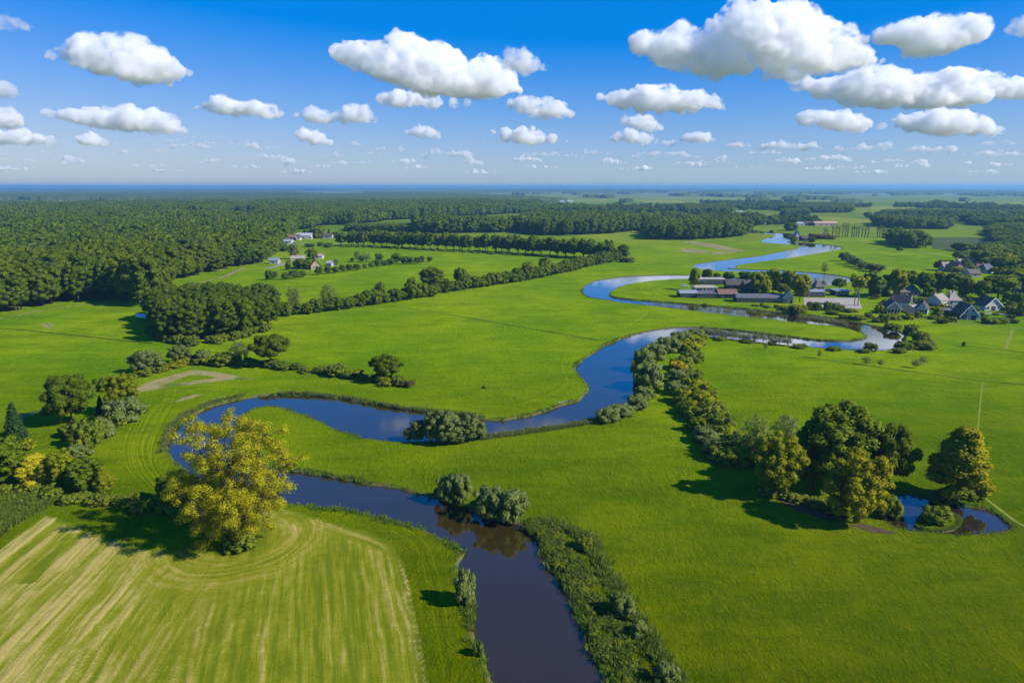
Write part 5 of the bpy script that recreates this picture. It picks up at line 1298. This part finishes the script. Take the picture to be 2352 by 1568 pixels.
for u, vt, vb, w, l in [(1881,801,823,9,'tiny sapling on the field ditch, leftmost of the line'),(2022,824,842,12,'tiny sapling standing at the field ditch left of the two pale ones'),(1990,818,838,18,'faint pale sapling above the field ditch'),(2103,823,845,18,'pale sapling on the field ditch, left of a pair'),(2120,818,836,18,'pale sapling on the field ditch, right of a pair'),(1758,787,803,10,'tiny sapling by the river path'),(2213,782,796,8,'tiny bush at the end of the right field ditch'),(1112,884,892,7,'small dry weed clump alone in the wide meadow')]:
    plant('sparse' if 'sapling' in l else 'bush', u, vt, vb, w, l)
# gardens of the village
gd = [(1090,742,80,70,0),(1180,742,80,85,0),(1345,755,70,45,0),(1395,740,90,130,0),(1550,785,90,70,0),(1600,745,80,60,1),(1920,792,70,75,0),(960,745,70,30,0),(800,790,110,110,0),(735,790,90,70,0),(900,880,150,90,0),(750,690,100,110,0),(1880,745,50,80,0),(2130,660,90,50,0),(2230,690,140,90,0),(2320,720,90,180,0),(1120,560,70,60,0),(1230,560,80,50,0),
      (1310,470,90,70,0),(700,480,110,70,0),(820,490,90,70,0),(2180,560,120,110,0),(2290,600,140,160,0),(1700,560,90,80,0),(1650,570,70,60,0),(1990,800,160,60,0),(2090,790,170,60,0),(640,740,90,60,0),(520,760,160,60,0),(380,745,130,50,0),(240,700,120,50,0)]
for zx, zb, zw, zh, red in gd:
    u, v = V5(zx, zb); plant('russet_bush' if red else 'bush', u, v - zh * .2083, v, zw * .2083, 'reddish round bush before the tall glass fronted gable' if red else 'green garden bush among the village houses by the river', 'garden_bush', 'bush', None if red else 'garden bushes of the village')
gr = random.Random(19)
for k in range(95):                         # hedges and small trees that fill the gardens
    zx, zb = gr.uniform(650, 2352), gr.uniform(430, 800)
    if zx < 850 and zb > 640: continue
    if any(abs(zx - hx) < hw and -25 < hb - zb < 90 for hx, hb, hw in [(938,702,95),(1035,640,70),(1180,690,110),(1300,705,70),(1440,615,85),(1600,608,80),(1772,765,125),(1640,700,70),(2005,662,130),(1095,500,130)]) and zb < 780: 
        if gr.random() < .75: continue
    u, v = V5(zx, zb); near_house = 500 < zb < 770
    plant(gr.choice(['bush', 'bush', 'olive_bush', 'hedge']) if near_house else gr.choice(['hedge', 'bush', 'village']), u, v - gr.uniform(5, 12 if near_house else 20), v, gr.uniform(10, 24), 'green garden bush or small tree filling the gardens between the village houses', 'garden_tree', 'bush', 'small garden trees of the village')
for k in range(24):
    zx, zb = gr.uniform(1500, 2352), gr.uniform(150, 420)
    u, v = V5(zx, zb); plant(gr.choice(['village', 'hedge', 'olive_village']), u, v - gr.uniform(10, 20), v, gr.uniform(15, 27), 'leafy tree among the scattered roofs of the upper village', 'village_tree', 'tree', 'trees of the upper village')
for zx, zt, zb, zw, k, l in [(312,302,432,128,'village','dark round tree right of the small brown cottage'),(505,275,605,165,'umbrella','flat topped tree with three pale stems by the paved square'),(670,232,512,200,'village','broad dark tree right of the flat topped tree'),(820,262,492,120,'olive_village','lighter tree second right of the flat topped tree'),
        (935,198,505,180,'olive_village','yellowish tall tree left of the darkest village tree'),(1080,218,432,165,'village','darkest round tree above the thatched farmhouse'),(1245,235,492,190,'village','broad tree right of the darkest village tree'),(1395,225,492,140,'olive_village','slender tree above the low outbuildings'),
        (1555,240,505,220,'village','wide tree behind the pale tiled houses'),(1705,290,545,170,'village','tree behind the big grey gable'),(2050,262,545,340,'village','largest tree of the village above the white cottage'),(1880,330,560,150,'village','tree left of the largest village tree'),(1430,98,215,125,'russet_tree','brownish pointed tree at the upper village'),
        (1640,5,112,150,'village','tree left of the village top sheds'),(1790,-5,95,120,'village','tree at the top of the village, between the sheds'),(2230,330,470,120,'olive_village','tree before the houses at the right picture edge')]:
    u, v = V5(zx, zb); plant(k, u, V5(0, zt)[1], v, zw * .2083, l)
for zx, zt, zb, zw, k, l in [(450,92,400,120,'olive_village','tall dark tree at the left end of the farm'),(630,100,235,120,'hedge','tree on the spit left of the farm barn'),(765,160,248,80,'hedge','small tree on the spit above the long barn'),(930,150,245,160,'hedge','low wide tree on the spit above the slate barn'),(1160,140,240,180,'hedge','dark low tree on the spit right of the slate barn'),
        (1335,140,455,230,'olive_village','yellow green tall tree at the left of the farm tree group'),(1420,255,485,170,'olive_village','bright yellow green tree at the front of the farm tree group'),(1535,108,445,230,'village','dark tall tree in the middle of the farm tree group'),(1745,125,455,230,'olive_village','yellowish tall tree right in the farm tree group'),
        (1905,175,560,260,'olive_village','tall yellow green tree with long dark trunk ending the farm tree group'),(1650,300,470,220,'village','dark tree filling the shade of the farm tree group'),(2000,310,440,110,'hedge','pale dome shaped tree left of the small brown cottage')]:
    u, v = V4(zx, zb); plant(k, u, V4(0, zt)[1], v, zw / 6, l)
for zx, zt, zb, zw in [(1380,565,622,60),(1590,590,640,70),(1460,600,640,90),(1870,578,712,230),(2045,535,665,90),(2150,548,672,110),(2290,538,672,110),(2360,560,665,70),(1700,610,670,160),(1280,590,615,80),(600,575,605,60),(2450,590,690,140),(2600,640,700,160)]:
    u, v = V4(zx, zb); plant('bush', u, V4(0, zt)[1], v, zw / 6, 'green bush on the river bank before the farm and the paved square', 'bank_bush', 'bush', 'bushes on the bank before the farm')
for u, vt, vb, w, l in [(2091,740,769,28,'round dark bush on the outside of the river bend'),(2114,757,787,38,'big dark bush on the outside of the river bend'),(2122,779,801,44,'grey green scrub at the tip of the river bend'),(1999,784,806,24,'grey green bush in the water at the river bend'),(2075,781,802,36,'reedy bush at the lower side of the river bend')]:
    plant('bush', u, vt, vb, w, l)

# ------------------------------------------------------------------ clouds: closed bodies of white vapour
def vapour(name, dens, size, lo, hi):
    t = NT(name); p = t.pos()
    w = t.noise(p, 1 / (size * 2.6), 2, .5)
    n = t.noise(t.mapping(p, (1, 1, 1.25)), 1 / size, 5, .62, .5)
    d = t.ramp(t.math('ADD', n, t.math('MULTIPLY', t.math('SUBTRACT', w, .5), .5)), lo, hi)
    v = t.n('ShaderNodeVolumeScatter'); v.inputs['Color'].default_value = (.966, .948, .998, 1); v.inputs['Anisotropy'].default_value = 0.1
    t.l(t.math('MULTIPLY', d, dens), v.inputs['Density'])
    t.l(v.outputs[0], t.out.inputs['Volume']); return t.m
M['veil'] = vapour('cloud_veil', 0.0055, 150, .44, .66)
M['cloud'] = vapour('cloud_vapour', 0.019, 150, .40, .62); M['cloud_small'] = vapour('thin_cloud_vapour', 0.012, 120, .40, .62); M['cloud_far'] = vapour('far_cloud_vapour', 0.0095, 420, .39, .62)
CLOUD_Z = 1150.0
def tex(name, size, depth, hard=True):
    x = bpy.data.textures.new(name, 'CLOUDS'); x.noise_scale = size; x.noise_depth = depth
    x.noise_type = 'HARD_NOISE' if hard else 'SOFT_NOISE'; return x
TX = {}
def cloud(top, bot, label, seed=0, mat='cloud', thick=.8, step=26, res=150, group=None):
    rng = random.Random(seed); tp, bt = np.array(top, float), np.array(bot, float)
    bv = bt[:, 1].max(); d = ray(1176, bv)
    Dist = min(CLOUD_Z / (d.z / d.y), 52000) if d.z > 0 else 52000
    if Dist < 2500: Dist = 2500.0 + 0 * Dist
    sc = Dist / math.cos(PITCH) / 1568.0
    u0, u1 = tp[0, 0], tp[-1, 0]; cx = (u0 + u1) / 2
    def at(u, v):
        e = ray(u, v); k = Dist / e.y
        return Vector((e.x * k, Dist, CAM_H + e.z * k))
    o0 = at(cx, bv)
    VS, TS = [], []; iv, it = ico()
    def ball(c, r, fl):
        q = iv * (r * 1.08, r, r) + np.array(c[:]); q[:, 2] = np.where(q[:, 2] < fl, fl + (q[:, 2] - fl) * .18, q[:, 2])
        VS.append(q); TS.append(it + len(iv) * len(TS))
    n = max(4, int((u1 - u0) / step))
    for i in range(n):
        u = u0 + (u1 - u0) * (i + .5 + rng.uniform(-.25, .25)) / n
        vt = np.interp(u, tp[:, 0], tp[:, 1]); vb = np.interp(u, bt[:, 0], bt[:, 1]); h = max(vb - vt, 4)
        rad = min(h * .50, step * 1.25); rad = max(rad, 3.5)
        vlist = [vt + rad * .92]
        while vlist[-1] + rad * .9 < vb - rad * .35: vlist.append(vlist[-1] + rad * .85)
        fl = (at(u, vb) - o0).z
        for j, vv in enumerate(vlist):
            c = at(u + rng.uniform(-.2, .2) * rad, vv) - o0; r = rad * sc
            depth = thick * (1 + .5 * j)
            for k in (-1, 0, 1):
                rr = r * (.86 if k == 0 else rng.uniform(.55, .85))
                q = c + Vector((rng.uniform(-.3, .3) * r if k else 0, k * r * depth, -rng.uniform(0, .25) * r if k else 0))
                ball(q, rr, fl)
                for _ in range(6 if j == 0 else 4):
                    e = Vector((rng.gauss(0, 1), rng.gauss(0, 1), abs(rng.gauss(0, .9)) - .2)).normalized()
                    ball(q + e * rr * .80, rr * rng.uniform(.25, .48), fl)
    me = mesh_np('cloud', np.concatenate(VS), None, np.concatenate(TS), [M[mat]])
    W = (u1 - u0) * sc; k = sc / 5.3
    key = round(k * 4) / 4 or .25
    if key not in TX: TX[key] = (tex('billow', 95 * key, 3), tex('drift', 240 * key, 2, False), tex('curl', 38 * key, 2))
    o = obj('cloud', me, None, o0)
    vx = max(W / res, 7 * k)
    rm = o.modifiers.new('merge', 'REMESH'); rm.mode = 'VOXEL'; rm.voxel_size = vx
    g0 = o.modifiers.new('grow', 'DISPLACE'); g0.strength = (12 if mat == 'cloud' else 6 if mat == 'cloud_small' else 2) * k; g0.mid_level = 0
    d0 = o.modifiers.new('drift', 'DISPLACE'); d0.texture = TX[key][1]; d0.strength = 70 * k; d0.mid_level = .5; d0.texture_coords = 'GLOBAL'
    d1 = o.modifiers.new('billow', 'DISPLACE'); d1.texture = TX[key][0]; d1.strength = 78 * k; d1.mid_level = .35; d1.texture_coords = 'GLOBAL'
    d2 = o.modifiers.new('curl', 'DISPLACE'); d2.texture = TX[key][2]; d2.strength = 34 * k; d2.mid_level = .3; d2.texture_coords = 'GLOBAL'
    r2 = o.modifiers.new('heal', 'REMESH'); r2.mode = 'VOXEL'; r2.voxel_size = vx * .9
    if mat != 'cloud_far':                   # the torn thin edge round the body
        m2 = me.copy(); m2.materials.clear(); m2.materials.append(M['veil']); ve = obj('veil', m2, o)
        r0 = ve.modifiers.new('merge', 'REMESH'); r0.mode = 'VOXEL'; r0.voxel_size = vx * 1.8
        g0 = ve.modifiers.new('grow', 'DISPLACE'); g0.strength = (20 if mat == 'cloud' else 12) * k; g0.mid_level = 0
        d0 = ve.modifiers.new('drift', 'DISPLACE'); d0.texture = TX[key][1]; d0.strength = 120 * k; d0.mid_level = .5; d0.texture_coords = 'GLOBAL'
        d1 = ve.modifiers.new('billow', 'DISPLACE'); d1.texture = TX[key][0]; d1.strength = 60 * k; d1.mid_level = .35; d1.texture_coords = 'GLOBAL'
        r2 = ve.modifiers.new('heal', 'REMESH'); r2.mode = 'VOXEL'; r2.voxel_size = vx * 1.6
    return tag(o, label, 'cloud', group)
CL = [
 ([(762,118),(775,100),(800,96),(840,94),(872,106),(895,80),(922,72),(950,84),(975,104),(985,109),(1005,101),(1030,108),(1050,133),(1065,140),(1095,149),(1105,131),(1125,129),(1150,144),(1165,174),(1190,199),(1207,212)],
  [(762,140),(830,160),(900,188),(960,212),(1100,221),(1190,217),(1207,214)], 'big white cumulus with a sharp peaked top left of the picture centre'),
 ([(872,225),(890,206),(950,208),(1010,221),(1060,227),(1078,240)], [(872,242),(920,250),(1000,252),(1078,246)], 'flat grey based cloud tucked under the big peaked cumulus'),
 ([(1158,122),(1175,107),(1205,114),(1215,128),(1240,140),(1253,158)], [(1158,135),(1175,162),(1210,168),(1253,163)], 'small ragged cloud at the upper right of the big peaked cumulus'),
 ([(1625,62),(1640,35),(1650,14),(1700,4),(1750,2),(1775,14),(1800,3),(1840,4),(1865,24),(1880,42),(1910,54),(1940,70),(1962,100),(2000,128),(2032,142)], [(1625,75),(1700,112),(1760,142),(1800,165),(1870,170),(1950,160),(2032,147)], 'largest towering cumulus reaching the top of the picture'),
 ([(1447,90),(1475,76),(1520,71),(1550,61),(1575,57),(1600,74),(1630,86),(1660,112),(1700,142),(1735,152)], [(1447,98),(1480,125),(1540,148),(1600,165),(1650,176),(1735,172)], 'lumpy cumulus leaning against the left side of the largest one'),
 ([(1925,98),(1960,92),(2050,58),(2100,47),(2160,44),(2230,41),(2272,48)], [(1925,102),(1980,98),(2080,108),(2120,124),(2200,114),(2250,98),(2272,60)], 'flat torn cloud stretching right from the largest cumulus'),
 ([(2310,70),(2335,42),(2352,37),(2400,40),(2440,60)], [(2310,75),(2352,80),(2440,75)], 'cloud scrap cut by the upper right picture edge'),
 ([(1812,192),(1850,174),(1900,184),(1940,176),(1960,160),(2000,152),(2050,155),(2085,174),(2120,176),(2150,162),(2190,158),(2250,169),(2300,180),(2352,183),(2440,194)], [(1812,200),(1880,226),(1950,236),(2050,243),(2200,239),(2440,224)], 'long heavy cumulus running out of the right picture edge'),
 ([(1368,220),(1400,210),(1450,205),(1480,194),(1520,197),(1560,210),(1590,206),(1620,214),(1650,234),(1668,246)], [(1368,225),(1420,250),(1500,263),(1620,256),(1668,250)], 'long flat based cumulus right of the picture centre'),
 ([(1163,238),(1200,225),(1240,219),(1265,222),(1285,238),(1322,258)], [(1163,244),(1210,266),(1290,272),(1322,264)], 'rounded cumulus below the small ragged cloud'),
 ([(105,126),(130,117),(160,105),(185,84),(210,79),(240,90),(270,81),(310,79),(345,99),(380,129),(410,147),(448,166)], [(105,135),(180,140),(230,162),(300,183),(380,187),(448,174)], 'slanting cumulus alone in the upper left sky'),
 ([(95,252),(150,248),(200,245),(260,250),(310,243),(350,252),(385,262),(410,280),(432,300)], [(95,262),(150,282),(250,300),(350,307),(432,305)], 'long lumpy cumulus below the slanting one'),
 ([(440,243),(480,238),(500,221),(530,225),(560,238),(590,229),(620,240),(652,263)], [(440,249),(500,262),(600,270),(652,268)], 'twin peaked cumulus left of the big peaked one'),
 ([(670,264),(710,246),(740,255),(770,262),(800,250),(820,237),(840,242),(855,264),(878,277)], [(670,272),(740,288),(820,284),(878,281)], 'cumulus with two heads below the left end of the big peaked one'),
 ([(680,306),(705,294),(730,300),(765,328)], [(680,312),(720,335),(765,334)], 'small round cumulus under the one with two heads'),
 ([(925,306),(955,296),(980,289),(1005,302),(1032,314)], [(925,310),(980,318),(1032,317)], 'small cumulus under the flat grey based cloud'),
 ([(1122,300),(1160,290),(1190,287),(1230,302),(1270,305),(1312,326)], [(1122,304),(1170,326),(1230,333),(1312,332)], 'tumbling long cumulus below the rounded one'),
 ([(1428,275),(1450,265),(1490,268),(1525,292)], [(1428,280),(1460,300),(1525,302)], 'small cumulus under the long flat based one'),
 ([(1400,318),(1440,298),(1480,303),(1515,325)], [(1400,322),(1440,332),(1515,333)], 'low cumulus second below the long flat based one'),
 ([(1558,318),(1610,300),(1632,308),(1652,325)], [(1558,326),(1600,329),(1652,328)], 'little cumulus right of the low ones'),
 ([(1823,268),(1850,257),(1890,250),(1930,253),(1980,266),(2010,283),(2036,290)], [(1823,274),(1880,301),(1960,302),(2036,296)], 'oval cumulus below the long heavy one'),
 ([(2045,270),(2120,252),(2200,250),(2260,272),(2305,300)], [(2045,276),(2120,310),(2220,313),(2305,308)], 'soft wide cumulus near the right picture edge'),
 ([(-40,262),(10,245),(30,262),(40,278)], [(-40,292),(20,294),(40,290)], 'cumulus half out of the left picture edge'),
 ([(-40,300),(50,293),(90,305),(132,322)], [(-40,332),(60,334),(132,328)], 'wide low cumulus at the left picture edge'),
 ([(178,318),(205,305),(230,312),(268,332)], [(178,332),(220,339),(268,337)], 'small cumulus right of the wide low one at the left edge'),
 ([(-40,36),(10,34),(45,42),(78,62)], [(-40,68),(30,69),(78,67)], 'grey cloud scrap in the upper left corner'),
 ([(-40,196),(20,191),(40,205),(50,216)], [(-40,220),(20,222),(50,220)], 'small grey cloud at the left picture edge'),
]
for i, (a, b, l) in enumerate(CL):
    w = a[-1][0] - a[0][0]; v = max(q[1] for q in b)
    cloud(a, b, l, i, 'cloud' if v < 275 and w > 150 else 'cloud_small', step=26 if w > 150 else 16, res=170 if w > 300 else 110)
# two overhead clouds the river mirrors
cloud([(1105,-225),(1200,-275),(1290,-270),(1370,-220)], [(1105,-175),(1230,-150),(1370,-170)], 'cloud high above the picture, mirrored as a white patch in the river bend', 90)
cloud([(800,-150),(850,-165),(900,-160),(930,-145)], [(800,-140),(860,-133),(930,-135)], 'small cloud high above the picture, mirrored faintly in the river', 91, 'cloud_small')
FARC = [(300,410,311,326),(380,500,318,342),(545,596,312,342),(240,345,336,357),(345,420,338,350),(740,790,340,361),(800,832,313,336),(970,1100,331,360),(1200,1292,336,360),(1450,1592,333,360),(1640,1712,348,368),(1180,1250,354,372),(900,960,358,375),(580,662,346,365),(640,702,356,378),(130,220,353,370),(20,112,358,376),
        (1740,1892,309,344),(1830,1960,347,370),(1760,1842,356,375),(1960,2062,320,345),(2080,2202,318,350),(2200,2360,330,360),(2000,2152,356,375),(2180,2342,362,381),(440,522,360,375),(1380,1442,360,375),(1530,1622,366,380),(1290,1340,345,362),(60,130,338,352),(-30,30,345,362),(840,900,342,356),(1050,1110,362,376),(700,760,372,384),(300,380,372,383),(1680,1760,378,388),(1900,1990,376,387)]
FARC += [(60,180,312,330),(420,520,302,318),(600,670,328,345),(860,930,330,346),(1060,1130,318,334),(1330,1410,338,354),(1480,1560,316,330),(1660,1730,322,338),(1900,1980,330,346),(2240,2330,316,334),(110,250,364,376),(520,600,376,386),(760,860,364,376),(930,1010,378,388),(1180,1290,374,386),(1420,1520,380,390),(1590,1680,362,374),(1720,1800,340,354),(1850,1920,378,389),(2050,2150,372,384),(2280,2360,344,360),(0,90,380,391),(330,420,384,393),(640,720,388,396),(1060,1150,388,396),(1350,1430,362,372),(1950,2040,388,396),(2200,2300,386,395)]
FARC += [(40,330,330,342),(380,640,322,334),(560,860,368,379),(900,1260,340,352),(1180,1500,310,322),(1500,1800,352,364),(1760,2120,330,342),(2020,2360,352,364),(100,420,381,390),(700,1000,381,390),(1240,1560,384,392),(1820,2160,384,392)]
rc = random.Random(12)
for i, (a, b, t_, v_) in enumerate(FARC):
    n = max(4, int((b - a) / 14)); top = [(a + (b - a) * k / n, v_ - (v_ - t_) * .72 * min(1, 1.5 * math.sin(math.pi * (k + .4) / (n + .8))) * rc.uniform(.4, 1.0)) for k in range(n + 1)]
    cloud(top, [(a, v_ - 2), ((a + b) / 2, v_), (b, v_ - 1)], 'tiny flat cumulus in the bank of distant clouds above the horizon', 200 + i, 'cloud_far', step=9, res=70, group='distant clouds above the horizon')

# ------------------------------------------------------------------ the air over the land
def haze(top):
    a, b = 62000.0, top
    V = [(x, y, z) for z in (-3, b) for x, y in ((-a, -600), (a, -600), (a, a), (-a, a))]
    F = [(3, 2, 1, 0), (4, 5, 6, 7), (0, 1, 5, 4), (1, 2, 6, 5), (2, 3, 7, 6), (3, 0, 4, 7)]
    t = NT('air')
    pv = t.n('ShaderNodeVolumePrincipled')
    pv.inputs['Color'].default_value = (.28, .60, 1.0, 1); pv.inputs['Density'].default_value = 1.05e-4; pv.inputs['Anisotropy'].default_value = 0.2
    t.l(pv.outputs[0], t.out.inputs['Volume'])
    tag(obj('haze', mesh_np('haze', V, faces=F, mats=[t.m])), kind='stuff')
haze(95.0)
